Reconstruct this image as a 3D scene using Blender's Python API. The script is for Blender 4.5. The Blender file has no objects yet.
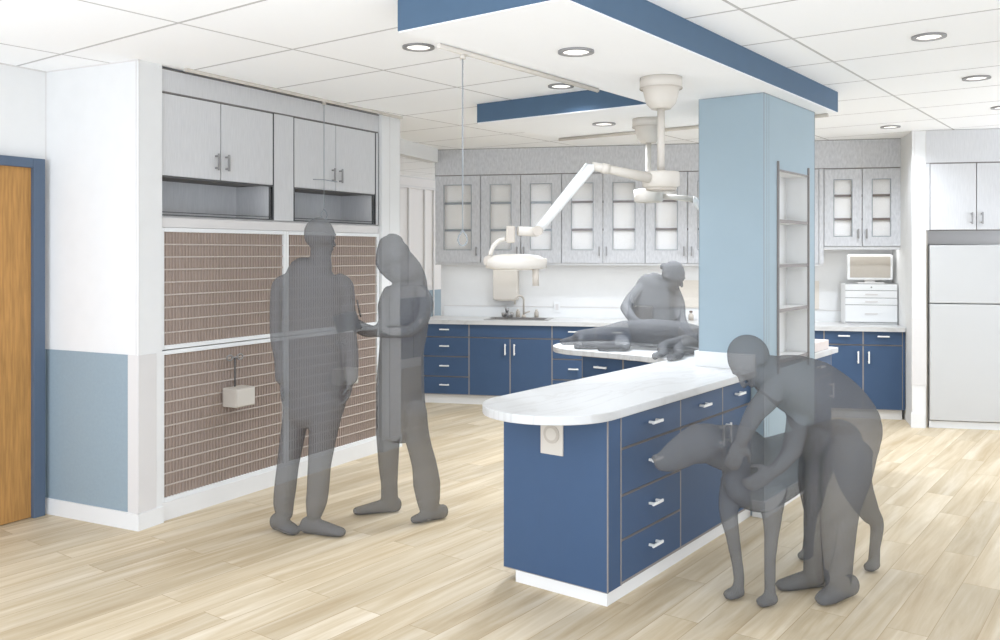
import bpy, bmesh, math, random
from mathutils import Vector, Matrix
random.seed(7)
SC = bpy.context.scene
COL = SC.collection
F, HZ, EYE = 890.0, 252.0, 1.655      # focal length (px), horizon row, eye height
ZC, ZS = 2.80, 2.65                    # ceiling and soffit heights

# ------------------------------------------------------------------ frames
class Frame:
    def __init__(s, ox, oy, ang):
        s.o = Vector((ox, oy)); s.a = ang
        s.ex = Vector((math.cos(ang), math.sin(ang))); s.ey = Vector((-math.sin(ang), math.cos(ang)))
    def w(s, x, y, z=0.0):
        p = s.o + s.ex*x + s.ey*y
        return Vector((p.x, p.y, z))
    def t(s, px, y=0.0):               # x along the frame's line (offset y) seen at column px
        k = (px-500)/F
        o = s.o + s.ey*y
        return (k*o.y - o.x)/(s.ex.x - k*s.ex.y)
    def z(s, px, py, y=0.0):           # height of the point seen at (px,py) on that line
        p = s.w(s.t(px, y), y)
        return EYE - (py-HZ)*p.y/F
IS = Frame(1.643, 5.54, math.atan2(.7986, .6018))     # island and pillar
BK = Frame(-.778, 9.755, math.radians(-12.01))        # back wall run
CG = Frame(-2.085, 5.46, math.atan2(.8704, .4924))    # cage wall
WD = Frame(0, 0, 0)

# ------------------------------------------------------------------ materials
def lin(c):
    return tuple(((v/255)/12.92 if v/255 <= .04045 else ((v/255+.055)/1.055)**2.4) for v in c)+(1.0,)
def mat(name, rgb, rough=.55, metal=0.0, spec=.3, noise=0.0, nscale=30.0, stretch=(1,1,1), bump=0.0):
    m = bpy.data.materials.new(name); m.use_nodes = True
    nt = m.node_tree; b = nt.nodes['Principled BSDF']
    c = lin(rgb)
    b.inputs['Base Color'].default_value = c
    b.inputs['Roughness'].default_value = rough; b.inputs['Metallic'].default_value = metal
    b.inputs['Specular IOR Level'].default_value = spec
    if noise:
        tc = nt.nodes.new('ShaderNodeTexCoord'); mp = nt.nodes.new('ShaderNodeMapping')
        mp.inputs['Scale'].default_value = stretch
        n = nt.nodes.new('ShaderNodeTexNoise'); n.inputs['Scale'].default_value = nscale; n.inputs['Detail'].default_value = 6
        r = nt.nodes.new('ShaderNodeValToRGB')
        r.color_ramp.elements[0].position = .3; r.color_ramp.elements[1].position = .7
        r.color_ramp.elements[0].color = tuple(max(0, v*(1-noise)) for v in c[:3])+(1,)
        r.color_ramp.elements[1].color = tuple(min(1, v*(1+noise*.7)) for v in c[:3])+(1,)
        nt.links.new(tc.outputs['Object'], mp.inputs[0]); nt.links.new(mp.outputs[0], n.inputs['Vector'])
        nt.links.new(n.outputs['Fac'], r.inputs[0]); nt.links.new(r.outputs[0], b.inputs['Base Color'])
        if bump:
            bp = nt.nodes.new('ShaderNodeBump'); bp.inputs['Strength'].default_value = bump; bp.inputs['Distance'].default_value = .002
            nt.links.new(n.outputs['Fac'], bp.inputs['Height']); nt.links.new(bp.outputs[0], b.inputs['Normal'])
    return m
M = {}
M['wall'] = mat('wall_paint', (225,224,221), .7, noise=.015, nscale=9)
M['base'] = mat('baseboard_white', (226,225,222), .5, noise=.01, nscale=5)
M['wains'] = mat('blue_wainscot', (145,160,168), .6, noise=.03, nscale=60)
M['guard'] = mat('corner_guard_grey', (214,210,206), .5, noise=.01, nscale=8)
M['pillar'] = mat('pillar_blue', (155,171,178), .6, noise=.012, nscale=5)
M['bead'] = mat('bead_grey', (150,155,158), .6, noise=.02)
M['line'] = mat('joint_grey', (120,116,112), .7, noise=.02)
M['soffit'] = mat('soffit_white', (250,250,249), .7, noise=.01, nscale=5)
M['soffblue'] = mat('soffit_blue', (77,100,122), .6, noise=.03, nscale=8)
M['blue'] = mat('cabinet_blue', (62,84,113), .5, noise=.02, nscale=10)
M['reveal'] = mat('cabinet_edge_taupe', (140,134,130), .6, noise=.03)
M['grey'] = mat('grey_laminate', (204,204,205), .6, noise=.13, nscale=55, stretch=(1,1,.35))
M['greyd'] = mat('grey_laminate_plain', (205,204,203), .6, noise=.06, nscale=20, stretch=(6,6,.5))
M['dark'] = mat('dark_edge', (88,88,88), .6, noise=.05)
M['darkbrown'] = mat('shelf_edge_brown', (112,98,90), .6, noise=.05)
M['paleinside'] = mat('cabinet_inside', (246,243,238), .7, noise=.015, nscale=14)
M['white'] = mat('white_enamel', (228,228,226), .4, noise=.01, nscale=6)
M['handle'] = mat('white_handle', (236,234,230), .35, noise=.01)
M['pull'] = mat('grey_pull', (150,148,146), .35, metal=.4, noise=.02)
M['beige'] = mat('beige_enamel', (206,199,188), .45, noise=.01, nscale=6)
M['beiged'] = mat('beige_shade', (188,179,167), .5, noise=.02, nscale=6)
M['kickw'] = mat('toe_kick_white', (226,224,220), .5, noise=.01, nscale=6)
M['fridge'] = mat('fridge_white', (194,193,190), .35, noise=.006, nscale=4)
M['cageback'] = mat('cage_inside_taupe', (160,143,131), .75, noise=.05, nscale=6)
M['cagebar'] = mat('cage_bar', (186,173,163), .45, noise=.03)
M['cagevert'] = mat('cage_vertical_bar', (167,151,140), .5, noise=.03)
M['steel'] = mat('brushed_steel', (170,166,162), .3, metal=.7, noise=.05)
M['door'] = mat('oak_door', (176,130,74), .5, noise=.22, nscale=9, stretch=(9,9,.6))
M['frame'] = mat('door_frame_slate', (84,98,116), .5, noise=.02)
M['screen'] = mat('screen_beige', (180,172,160), .4, noise=.02)
M['pinb'] = mat('pinboard', (216,208,196), .8, noise=.03, nscale=40)
M['darkblue'] = mat('dark_slate_panel', (72,84,106), .5, noise=.02)
M['holl'] = mat('hall_paint', (226,221,216), .7, noise=.01)
M['ghostdark'] = mat('dark_clip', (80,80,80), .6, noise=.02)
M['tray'] = mat('tray_beige', (214,202,194), .6, noise=.02)

def marble():
    m = mat('marble_counter', (203,202,199), .3); nt = m.node_tree; b = nt.nodes['Principled BSDF']
    tc = nt.nodes.new('ShaderNodeTexCoord'); mp = nt.nodes.new('ShaderNodeMapping'); mp.inputs['Scale'].default_value = (.7,2.6,1)
    mp.inputs['Rotation'].default_value = (0,0,.35)
    n = nt.nodes.new('ShaderNodeTexNoise'); n.inputs['Scale'].default_value = 1.6; n.inputs['Detail'].default_value = 7; n.inputs['Distortion'].default_value = 1.2
    r = nt.nodes.new('ShaderNodeValToRGB'); e = r.color_ramp.elements
    e[0].position = .46; e[0].color = lin((203,202,199)); e[1].position = .54; e[1].color = lin((203,202,199))
    v = e.new(.5); v.color = lin((193,191,187))
    nt.links.new(tc.outputs['Object'], mp.inputs[0]); nt.links.new(mp.outputs[0], n.inputs['Vector'])
    nt.links.new(n.outputs['Fac'], r.inputs[0]); nt.links.new(r.outputs[0], b.inputs['Base Color'])
    return m
M['marble'] = marble()

def planks():
    m = mat('oak_plank_floor', (226,208,178), .45, spec=.25); nt = m.node_tree; b = nt.nodes['Principled BSDF']; N = nt.nodes.new; L = nt.links.new
    tc = N('ShaderNodeTexCoord')
    br = N('ShaderNodeTexBrick'); br.inputs['Scale'].default_value = 1.0
    br.inputs['Brick Width'].default_value = 1.25; br.inputs['Row Height'].default_value = .17
    br.inputs['Mortar Size'].default_value = .0018; br.inputs['Mortar Smooth'].default_value = .3; br.offset = .37; br.offset_frequency = 2
    br.inputs['Color1'].default_value = (0,0,0,1); br.inputs['Color2'].default_value = (1,1,1,1); br.inputs['Mortar'].default_value = (.5,.5,.5,1)
    L(tc.outputs['Object'], br.inputs['Vector'])
    # grain: offset per plank
    sep = N('ShaderNodeVectorMath'); sep.operation = 'MULTIPLY_ADD'; sep.inputs[1].default_value = (7,7,7)
    L(br.outputs['Color'], sep.inputs[0]); L(tc.outputs['Object'], sep.inputs[2])
    mp = N('ShaderNodeMapping'); mp.inputs['Scale'].default_value = (.55,7.5,1); L(sep.outputs[0], mp.inputs[0])
    n = N('ShaderNodeTexNoise'); n.inputs['Scale'].default_value = 1.7; n.inputs['Detail'].default_value = 7; n.inputs['Roughness'].default_value=.6; n.inputs['Distortion'].default_value = .5
    L(mp.outputs[0], n.inputs['Vector'])
    r = N('ShaderNodeValToRGB'); e = r.color_ramp.elements
    e[0].position = .3; e[0].color = lin((182,161,128)); e[1].position = .72; e[1].color = lin((217,204,182))
    k = e.new(.5); k.color = lin((200,183,154))
    L(n.outputs['Fac'], r.inputs[0])
    r2 = N('ShaderNodeValToRGB'); r2.color_ramp.elements[0].color = (.86,.85,.83,1); r2.color_ramp.elements[1].color = (1.05,1.05,1.05,1)
    L(br.outputs['Color'], r2.inputs[0])
    mx = N('ShaderNodeMix'); mx.data_type = 'RGBA'; mx.blend_type = 'MULTIPLY'; mx.inputs[0].default_value = 1
    L(r.outputs[0], mx.inputs[6]); L(r2.outputs[0], mx.inputs[7])
    m3 = N('ShaderNodeMix'); m3.data_type = 'RGBA'; L(br.outputs['Fac'], m3.inputs[0]); L(mx.outputs[2], m3.inputs[6]); m3.inputs[7].default_value = lin((166,143,109))
    L(m3.outputs[2], b.inputs['Base Color'])
    return m
M['floor'] = planks()

def ceiling_mat():
    m = mat('ceiling_tile', (250,249,246), .8); nt = m.node_tree; b = nt.nodes['Principled BSDF']; N = nt.nodes.new; L = nt.links.new
    tc = N('ShaderNodeTexCoord'); mp = N('ShaderNodeMapping'); mp.inputs['Location'].default_value = (-.073,.40,0); L(tc.outputs['Object'], mp.inputs[0])
    sp = N('ShaderNodeSeparateXYZ'); L(mp.outputs[0], sp.inputs[0])
    outs = []
    for ax, per, wd in (('X', .725, .009), ('Y', 1.17, .0085)):
        a = N('ShaderNodeMath'); a.operation = 'PINGPONG'; a.inputs[1].default_value = per/2; L(sp.outputs[ax], a.inputs[0])
        c = N('ShaderNodeMath'); c.operation = 'LESS_THAN'; c.inputs[1].default_value = wd; L(a.outputs[0], c.inputs[0]); outs.append(c)
    # pingpong has its zero at multiples of per
    mx = N('ShaderNodeMath'); mx.operation = 'MAXIMUM'; L(outs[0].outputs[0], mx.inputs[0]); L(outs[1].outputs[0], mx.inputs[1])
    c = N('ShaderNodeMix'); c.data_type = 'RGBA'; L(mx.outputs[0], c.inputs[0]); c.inputs[6].default_value = lin((253,253,252)); c.inputs[7].default_value = lin((196,194,191))
    L(c.outputs[2], b.inputs['Base Color'])
    return m
M['ceil'] = ceiling_mat()

def glass():
    m = bpy.data.materials.new('door_glass'); m.use_nodes = True; nt = m.node_tree; nt.nodes.clear(); N = nt.nodes.new
    o = N('ShaderNodeOutputMaterial'); mx = N('ShaderNodeMixShader'); t = N('ShaderNodeBsdfTransparent'); g = N('ShaderNodeBsdfGlossy')
    t.inputs[0].default_value = (.99,.99,.99,1); g.inputs['Roughness'].default_value = .12; mx.inputs[0].default_value = .04
    nt.links.new(t.outputs[0], mx.inputs[1]); nt.links.new(g.outputs[0], mx.inputs[2]); nt.links.new(mx.outputs[0], o.inputs[0])
    return m
M['glass'] = glass()
def ghost():
    m = bpy.data.materials.new('translucent_grey'); m.use_nodes = True; nt = m.node_tree; nt.nodes.clear(); N = nt.nodes.new
    o = N('ShaderNodeOutputMaterial'); mx = N('ShaderNodeMixShader'); t = N('ShaderNodeBsdfTransparent'); g = N('ShaderNodeBsdfDiffuse')
    tc = N('ShaderNodeTexCoord'); n = N('ShaderNodeTexNoise'); n.inputs['Scale'].default_value = 3
    r = N('ShaderNodeValToRGB'); r.color_ramp.elements[0].color = lin((106,106,106)); r.color_ramp.elements[1].color = lin((111,110,110))
    nt.links.new(tc.outputs['Object'], n.inputs['Vector']); nt.links.new(n.outputs['Fac'], r.inputs[0]); nt.links.new(r.outputs[0], g.inputs[0])
    mx.inputs[0].default_value = .60
    nt.links.new(t.outputs[0], mx.inputs[1]); nt.links.new(g.outputs[0], mx.inputs[2]); nt.links.new(mx.outputs[0], o.inputs[0])
    return m
M['ghost'] = ghost()
def emit(name, rgb, s):
    m = bpy.data.materials.new(name); m.use_nodes = True; b = m.node_tree.nodes['Principled BSDF']
    b.inputs['Base Color'].default_value = lin(rgb); b.inputs['Emission Color'].default_value = lin(rgb); b.inputs['Emission Strength'].default_value = s
    return m
M['lens'] = emit('lamp_lens', (255,252,246), 1.0)

# ------------------------------------------------------------------ mesh building
class MB:
    def __init__(s): s.v = []; s.f = []; s.sm = []
    def add(s, vs, fs, smooth=False):
        n = len(s.v); s.v += [tuple(p) for p in vs]; s.f += [tuple(i+n for i in f) for f in fs]; s.sm += [smooth]*len(fs); return s
    def box(s, x0, x1, y0, y1, z0, z1):
        if x0 > x1: x0, x1 = x1, x0
        if y0 > y1: y0, y1 = y1, y0
        if z0 > z1: z0, z1 = z1, z0
        vs = [(x0,y0,z0),(x1,y0,z0),(x1,y1,z0),(x0,y1,z0),(x0,y0,z1),(x1,y0,z1),(x1,y1,z1),(x0,y1,z1)]
        return s.add(vs, [(0,3,2,1),(4,5,6,7),(0,1,5,4),(1,2,6,5),(2,3,7,6),(3,0,4,7)])
    def prism(s, pts, z0, z1):
        n = len(pts)
        area = sum(pts[i][0]*pts[(i+1)%n][1]-pts[(i+1)%n][0]*pts[i][1] for i in range(n))
        if area < 0: pts = pts[::-1]
        vs = [(p[0],p[1],z0) for p in pts]+[(p[0],p[1],z1) for p in pts]
        return s.add(vs, [tuple(range(n-1,-1,-1)), tuple(range(n,2*n))]+[(i,(i+1)%n,n+(i+1)%n,n+i) for i in range(n)])
    def tube(s, pts, rad, seg=10, smooth=True):
        pts = [Vector(p) for p in pts]
        rad = rad if isinstance(rad, (list,tuple)) else [rad]*len(pts)
        rings = []; up = None
        for i, p in enumerate(pts):
            d = (pts[min(i+1,len(pts)-1)]-pts[max(i-1,0)]).normalized()
            if up is None: up = d.orthogonal().normalized()
            up = (up - d*up.dot(d)).normalized(); sd = d.cross(up)
            rings.append([p+(up*math.cos(2*math.pi*k/seg)+sd*math.sin(2*math.pi*k/seg))*rad[i] for k in range(seg)])
        vs = [q for r in rings for q in r]; fs = []
        for i in range(len(pts)-1):
            for k in range(seg): fs.append((i*seg+k, i*seg+(k+1)%seg, (i+1)*seg+(k+1)%seg, (i+1)*seg+k))
        s.add(vs, fs, smooth)
        n = len(s.v)-len(vs)
        s.f += [tuple(n+k for k in range(seg-1,-1,-1)), tuple(n+(len(pts)-1)*seg+k for k in range(seg))]; s.sm += [False, False]
        return s
    def lathe(s, c, prof, seg=32, ax='Z', smooth=True):
        vs = []; fs = []; n = len(prof)
        for r, h in prof:
            for k in range(seg):
                a = 2*math.pi*k/seg; x, y = r*math.cos(a), r*math.sin(a)
                vs.append({'Z':(c[0]+x,c[1]+y,c[2]+h),'X':(c[0]+h,c[1]+x,c[2]+y),'Y':(c[0]+x,c[1]+h,c[2]-y)}[ax])
        for i in range(n-1):
            for k in range(seg): fs.append((i*seg+k, i*seg+(k+1)%seg, (i+1)*seg+(k+1)%seg, (i+1)*seg+k))
        m = len(s.v)
        s.add(vs, fs, smooth)
        s.f += [tuple(m+k for k in range(seg-1,-1,-1)), tuple(m+(n-1)*seg+k for k in range(seg))]; s.sm += [False, False]
        return s
    def ring(s, c, r0, r1, z0, z1, seg=36):
        vs = []; fs = []
        for k in range(seg):
            a = 2*math.pi*k/seg; x, y = math.cos(a), math.sin(a)
            vs += [(c[0]+x*r0,c[1]+y*r0,z0),(c[0]+x*r1,c[1]+y*r1,z0),(c[0]+x*r1,c[1]+y*r1,z1),(c[0]+x*r0,c[1]+y*r0,z1)]
        for k in range(seg):
            a = 4*k; b = 4*((k+1)%seg)
            for i in range(4): fs.append((a+i, a+(i+1)%4, b+(i+1)%4, b+i))
        return s.add(vs, fs)
    def build(s, name, m, parent=None, bevel=0.0):
        me = bpy.data.meshes.new(name); me.from_pydata(s.v, [], s.f)
        me.polygons.foreach_set('use_smooth', s.sm); me.materials.append(m)
        b = bmesh.new(); b.from_mesh(me); bmesh.ops.recalc_face_normals(b, faces=b.faces); b.to_mesh(me); b.free()
        o = bpy.data.objects.new(name, me); COL.objects.link(o)
        if parent: o.parent = parent
        if bevel:
            bv = o.modifiers.new('bevel', 'BEVEL'); bv.width = bevel; bv.segments = 2; bv.limit_method = 'ANGLE'
        return o
def thing(name, label, cat, fr=WD, x=0, y=0, z=0, group=None, rot=0):
    o = bpy.data.objects.new(name, None); COL.objects.link(o); o.empty_display_size = .1
    o.location = fr.w(x, y, z); o.rotation_euler = (0,0,fr.a+rot); o['label'] = label; o['category'] = cat
    if group: o['group'] = group
    return o
def solo(o, label, cat, fr=WD, x=0, y=0, z=0, group=None, kind=None):
    o.location = fr.w(x, y, z); o.rotation_euler = (0,0,fr.a)
    if label: o['label'] = label; o['category'] = cat
    if group: o['group'] = group
    if kind: o['kind'] = kind
    return o
def struct(o, fr=WD, x=0, y=0, z=0):
    o.location = fr.w(x, y, z); o.rotation_euler = (0,0,fr.a); o['kind'] = 'structure'; return o
def copy_thing(src, loc, label, group=None, rotz=None):
    r = src.copy(); COL.objects.link(r); r.location = loc; r['label'] = label
    if group: r['group'] = group
    if rotz is not None: r.rotation_euler = (0,0,rotz)
    def rec(a, b):
        for ch in a.children:
            c = ch.copy(); COL.objects.link(c); c.parent = b; rec(ch, c)
    rec(src, r); return r
# ------------------------------------------------------------------ the room
struct(MB().box(-5.2,9,-3.0,13,-.1,0).build('floor', M['floor']), IS)
struct(MB().box(-4.5,9,-5.0,13,ZC,ZC+.1).build('ceiling', M['ceil']), IS)

struct(MB().box(-1.5,1.2,-3.15,-3.0,0,ZC).build('light_block_side', M['wall']), IS)  # unseen partial wall added to block light from the open right side
# soffit over the island: white underside, blue faces
SP = [(-2.47,-.12),(1.13,-.12),(1.13,2.265),(-.02,2.265),(-.02,.777),(-2.47,.777)]
def inset(poly, d):
    out = []; n = len(poly)
    for i in range(n):
        p0, p1, p2 = Vector(poly[i-1]), Vector(poly[i]), Vector(poly[(i+1)%n])
        a = (p1-p0).normalized(); b = (p2-p1).normalized()
        n1 = Vector((-a.y,a.x)); n2 = Vector((-b.y,b.x)); out.append(tuple(p1+(n1+n2)*d))
    return out
so = struct(MB().prism(SP, ZS+.006, ZC-.001).build('ceiling_soffit', M['soffblue']), IS)
MB().prism(inset(SP,.004), ZS, ZS+.006).build('soffit_underside', M['soffit'], so)

# pillar with a recess for shelves
PW, PL = .433, .983; U0, U1, Z0, Z1, RD = .23, .843, .93, 2.19, .16
p = MB()
p.box(0,U0,0,PW,0,ZS); p.box(U1,PL,0,PW,0,ZS); p.box(U0,U1,RD,PW,0,ZS); p.box(U0,U1,0,RD,0,Z0-.03); p.box(U0,U1,0,RD,Z1,ZS)
pil = struct(p.build('trim_1', M['pillar']), IS)
b = MB(); 
for x in (.045,.085): b.box(x-.0015,x+.0015,-.001,.001,.1,ZS)
for x,y in ((0,0),(PL,0),(0,PW)): b.box(x-.002,x+.002,y-.002,y+.002,.1,ZS)
b.box(0,PL,-.002,.001,ZS-.006,ZS-.001); b.box(-.002,.001,0,PW,ZS-.006,ZS-.001)
b.build('corner_bead', M['bead'], pil)
q = MB(); q.box(-.014,PL+.014,-.014,0,0,.10); q.box(-.014,0,0,.07,0,.10); q.box(PL,PL+.014,0,.07,0,.10)
q.build('pillar_baseboard', M['base'], pil)

# left: door wall, corner block, cage wall block
w = MB().box(-2.4,-.225,.785,.93,0,ZC)            # plain wall, door sits in front of it
struct(w.build('wall_left', M['wall']), CG)
A = CG
sd0 = A.t(29,.785); sd1 = A.t(40.6,.785)
d = thing('door_1', 'oak door in a slate blue frame', 'door', A, 0, .785, 0); d['kind']='structure'
del d['label']; del d['category']
zt = A.z(40.6,159.6,.785)
MB().box(sd0-.96,sd0,-.02,-.001,.005,zt-.06).build('door_panel', M['door'], d)
k = MB(); k.box(sd0,sd1,-.05,-.001,0,zt); k.box(sd0-1.03,sd0,-.05,-.001,zt-.06,zt); k.box(sd0-1.03,sd0-.96,-.05,-.001,0,zt-.06)
k.build('door_frame', M['frame'], d, .004)
h = MB(); h.tube([(sd0-.9,-.02,1.0),(sd0-.9,-.07,1.0),(sd0-.78,-.07,1.0)],.01); h.build('door_handle', M['steel'], d)
# corner block (white wall, wainscot, guard, baseboard)
cb = [(-.23,.785),(-.181,-.031),(-.002,-.02),(-.002,.785)]
cw = struct(MB().prism(cb, 0, ZC).build('wall_corner', M['wall']), CG)
def off(p0, p1, d0, t0, t1):    # quad strip along p0->p1 proud by d0 on the left side
    a = Vector(p0); b = Vector(p1); dr = (b-a).normalized(); nn = Vector((dr.y,-dr.x)); L = (b-a).length
    a2 = a+dr*t0; b2 = a+dr*(L if t1 is None else t1)
    return [tuple(a2), tuple(b2), tuple(b2+nn*d0), tuple(a2+nn*d0)]
PA, PB, PC = (-.23,.785), (-.181,-.031), (-.002,-.02)
WZ = 1.04
struct(MB().prism(off(PA,PB,.004,0,.735), .1, WZ).build('trim_2', M['wains']), CG)
g = MB(); g.prism(off(PA,PB,.006,.735,.82), .1, WZ); g.prism(off(PB,PC,.006,-.006,.13), .1, WZ)
struct(g.build('trim_3', M['guard']), CG)
g = MB(); g.prism(off(PA,PB,.014,0,.83), 0, .1); g.prism(off(PB,PC,.014,-.014,.18), 0, .1)
struct(g.build('baseboard_corner', M['base']), CG)
g = MB(); g.prism(off(PB,PC,.0025,-.001,.002), .1, ZC); g.prism(off(PA,PB,.0025,.795,.80), WZ, ZC); g.prism(off(PA,PB,.0025,0,.82), ZC-.008, ZC)
g.prism(off(PA,PB,.0025,.0,.006), WZ, ZC)
struct(g.build('trim_4', M['guard']), CG)
g = MB().box(-2.4,-.235,.775,.785,ZC-.008,ZC); struct(g.build('trim_5', M['guard']), CG)
g = MB().box(sd1+.002,-.235,.772,.785,0,.1); struct(g.build('baseboard_left', M['base']), CG)
g = MB().box(sd1+.002,-.232,.781,.785,.1,WZ); struct(g.build('trim_6', M['wains']), CG)
# block that holds the cages: back wall, right column
struct(MB().box(-.002,2.45,.80,.93,0,ZC).build('wall_behind_cages', M['wall']), CG)
col = struct(MB().box(2.197,2.45,-.03,.80,0,ZC).build('wall_column', M['wall']), CG)
g = MB(); g.box(2.303,2.308,-.032,-.03,.1,ZC); g.box(2.448,2.452,-.032,-.03,.1,ZC); g.box(2.195,2.45,-.032,-.03,ZC-.008,ZC)
g.build('corner_bead', M['guard'], col)
struct(MB().box(2.303,2.456,-.036,-.03,.1,WZ).build('trim_7', M['guard']), CG)
struct(MB().box(2.197,2.464,-.046,-.03,0,.1).build('baseboard_column', M['base']), CG)

# back wall, header beam, hallway
TB0 = BK.t(441,.62); TCOL = BK.t(906,.0)
struct(MB().box(TB0,TCOL+.02,.62,.74,0,ZC).build('wall_back', M['wall']), BK)
struct(MB().prism([(-1.45,7.72),(-.689,9.89),(-.80,9.93),(-1.56,7.75)], 2.65, ZC).build('wall_header', M['wall']))
HW = Frame(-1.4, 13.39, CG.a)
hw = struct(MB().box(-9,4,0,.12,0,ZC).build('wall_hall', M['holl']), HW)
g = MB()
for px in (408,424,433):
    t = HW.t(px,0); g.box(t-.012,t+.012,-.02,0,0,2.62)
g.box(HW.t(398),HW.t(445),-.03,0,2.62,2.66); g.box(HW.t(398),HW.t(445),-.012,0,ZC-.02,ZC)
struct(g.build('trim_8', M['guard']), HW)
struct(MB().box(HW.t(408)+.012,4,-.006,0,.1,1.06).build('trim_9', M['wains']), HW)
struct(MB().box(HW.t(408)+.012,4,-.014,0,0,.1).build('baseboard_hall', M['base']), HW)
hall = thing('storage_cabinet', 'dark slate cabinet in a grey frame standing in the hallway past the cages', 'cabinet', HW, HW.t(407)-.9, -.45, 0)
m = MB(); m.box(0,.86,.02,.44,.05,1.10); m.build('carcass', M['guard'], hall)
m = MB(); m.box(.05,.42,0,.018,.14,1.0); m.build('door', M['darkblue'], hall)
m = MB(); m.box(.44,.81,0,.018,.14,1.0); m.build('door', M['darkblue'], hall)
m = MB(); m.box(-.02,.88,-.02,.44,1.10,1.16); m.build('top', M['guard'], hall)
m = MB(); m.box(.03,.83,.05,.40,0,.05); m.build('base', M['guard'], hall)

# right: column beside the fridge and right wall behind the fridge
t0 = BK.t(912,-.36); t1 = BK.t(925.8,-.36)
cr = struct(MB().prism([(t0,-.36),(t1,-.36),(t1,.74),(BK.t(905.4,.0)+.004,.74),(BK.t(905.4,.0)+.004,0)], 0, ZC).build('wall_right', M['wall']), BK)
g = MB(); g.box(t0-.002,t0+.002,-.362,-.36,.1,ZC); g.box(t1-.002,t1+.002,-.362,-.36,.1,ZC); g.box(t0,t1,-.362,-.36,ZC-.008,ZC)
g.box(t0+.022,t0+.025,-.362,-.36,1.04,ZC)
g.build('corner_bead', M['guard'], cr)
struct(MB().box(t0-.004,t1+.004,-.366,-.36,.40,1.03).build('trim_10', M['guard']), BK)
struct(MB().box(t0-.012,t1-.012,-.376,-.36,0,.14).build('baseboard_right', M['base']), BK)
struct(MB().box(t1,t1+3.2,.42,.54,0,ZC).build('wall_fridge', M['wall']), BK)

# ------------------------------------------------------------------ cabinets
def handle_h(x, y, z, L=.11, par=None, m='handle'):
    h = MB(); h.box(x-L/2,x+L/2,y-.036,y-.026,z-.007,z+.007); h.box(x-L/2+.012,x-L/2+.024,y-.028,y,z-.006,z+.006); h.box(x+L/2-.024,x+L/2-.012,y-.028,y,z-.006,z+.006)
    return h.build('handle', M[m], par, .0015)
def handle_v(x, y, z, L=.12, par=None, m='handle'):
    h = MB(); h.box(x-.007,x+.007,y-.036,y-.026,z-L/2,z+L/2); h.box(x-.006,x+.006,y-.028,y,z-L/2+.01,z-L/2+.022); h.box(x-.006,x+.006,y-.028,y,z+L/2-.022,z+L/2-.01)
    return h.build('handle', M[m], par, .0015)
G = .006
def base_unit(fr, x0, x1, y0, depth, label, rows, zb=.10, zt=.868, kick=True, kin=.03, group=None, kx0=0, kx1=0, carc='reveal', thick=.016, split=None, ct=None):
    """rows: list of (kind, z0, z1, n) with kind 'drawer'/'doors'/'false'; local x from 0..w, front at local y=0"""
    w = x1-x0
    t = thing('base_cabinet', label, 'cabinet', fr, x0, y0, 0, group)
    ff = MB(); ff.box(0,G,-.0004,thick,zb,zt); ff.box(w-G,w,-.0004,thick,zb,zt)
    for kind, a, b, n in rows:
        for zz_ in (a,b): ff.box(G,w-G,-.0006,thick,max(zb,zz_-G),min(zt,zz_+G))
        if n == 2: ff.box((split or w/2)-G,(split or w/2)+G,-.0004,thick,a,b)
    ff.build('face_frame', M['reveal'], t)
    MB().box(0,w,thick,depth,zb,ct or zt).build('carcass', M[carc], t)
    for kind, a, b, n in rows:
        cuts = [0, split or w/2, w] if n == 2 else [0, w]
        for i in range(n):
            c0_, c1_ = cuts[i], cuts[i+1]; cw = c1_-c0_
            o = MB().box(c0_+G,c1_-G,0,thick-.001,a+G,b-G)
            nm = {'drawer':'drawer','doors':'door','false':'front_panel'}[kind]
            ob = o.build(nm, M['blue'], t, .001)
            if kind == 'drawer': handle_h((c0_+c1_)/2, 0, (a+b)/2+.01, min(.11,cw*.35), ob)
            if kind == 'doors':
                hx = c0_+.05 if i == 1 else c1_-.05
                handle_v(hx, 0, b-.12, .12, ob)
    if kick: MB().box(kx0,w-kx1,kin,depth-.02,0,zb).build('toe_kick', M['kickw'], t)
    return t

# back run, left of the pillar
X = lambda px: BK.t(px, 0)
dz = [BK.z(450,y,0) for y in (323.5,337,356.5,376.5,394.5)]
r4 = [('drawer',dz[i+1],dz[i],1) for i in range(4)]
base_unit(BK, X(421), X(469), 0, .60, 'blue four-drawer base cabinet at the left end of the back run', r4)
base_unit(BK, X(469), X(552), 0, .60, 'blue double-door base cabinet under the sink', [('false',dz[1],dz[0],1),('doors',dz[4],dz[1],2)], ct=.745)
base_unit(BK, X(552), X(595.5), 0, .60, 'blue four-drawer base cabinet right of the sink cabinet', r4)
base_unit(BK, X(595.5), X(639), 0, .60, 'blue drawer base cabinet behind the lying dog', [('drawer',dz[1],dz[0],1),('doors',dz[4],dz[1],2)])
pn = MB().box(0,X(652)-X(639)-.002,0,.60,.0,.868).build('end_panel', M['blue']); solo(pn, 'blue end panel closing the back run beside the desk space', 'panel', BK, X(639)+.001, 0)
# right of the pillar
zr = [BK.z(863,y,0) for y in (329,345,409.5)]
base_unit(BK, X(742), X(824), 0, .60, 'blue base cabinet mostly hidden behind the pillar', [('drawer',zr[1],zr[0],2),('doors',zr[2],zr[1],2)])
base_unit(BK, X(824)+.001, X(905)-.02, 0, .60, 'blue double-door base cabinet under the small white drawer chest', [('drawer',zr[1],zr[0],2),('doors',zr[2],zr[1],2)])
pn = MB().box(0,.018,0,.60,.1,.868).build('filler_panel', M['blue']); solo(pn, 'narrow blue filler strip between cabinet and right column', 'panel', BK, X(905)-.018, 0)
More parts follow.
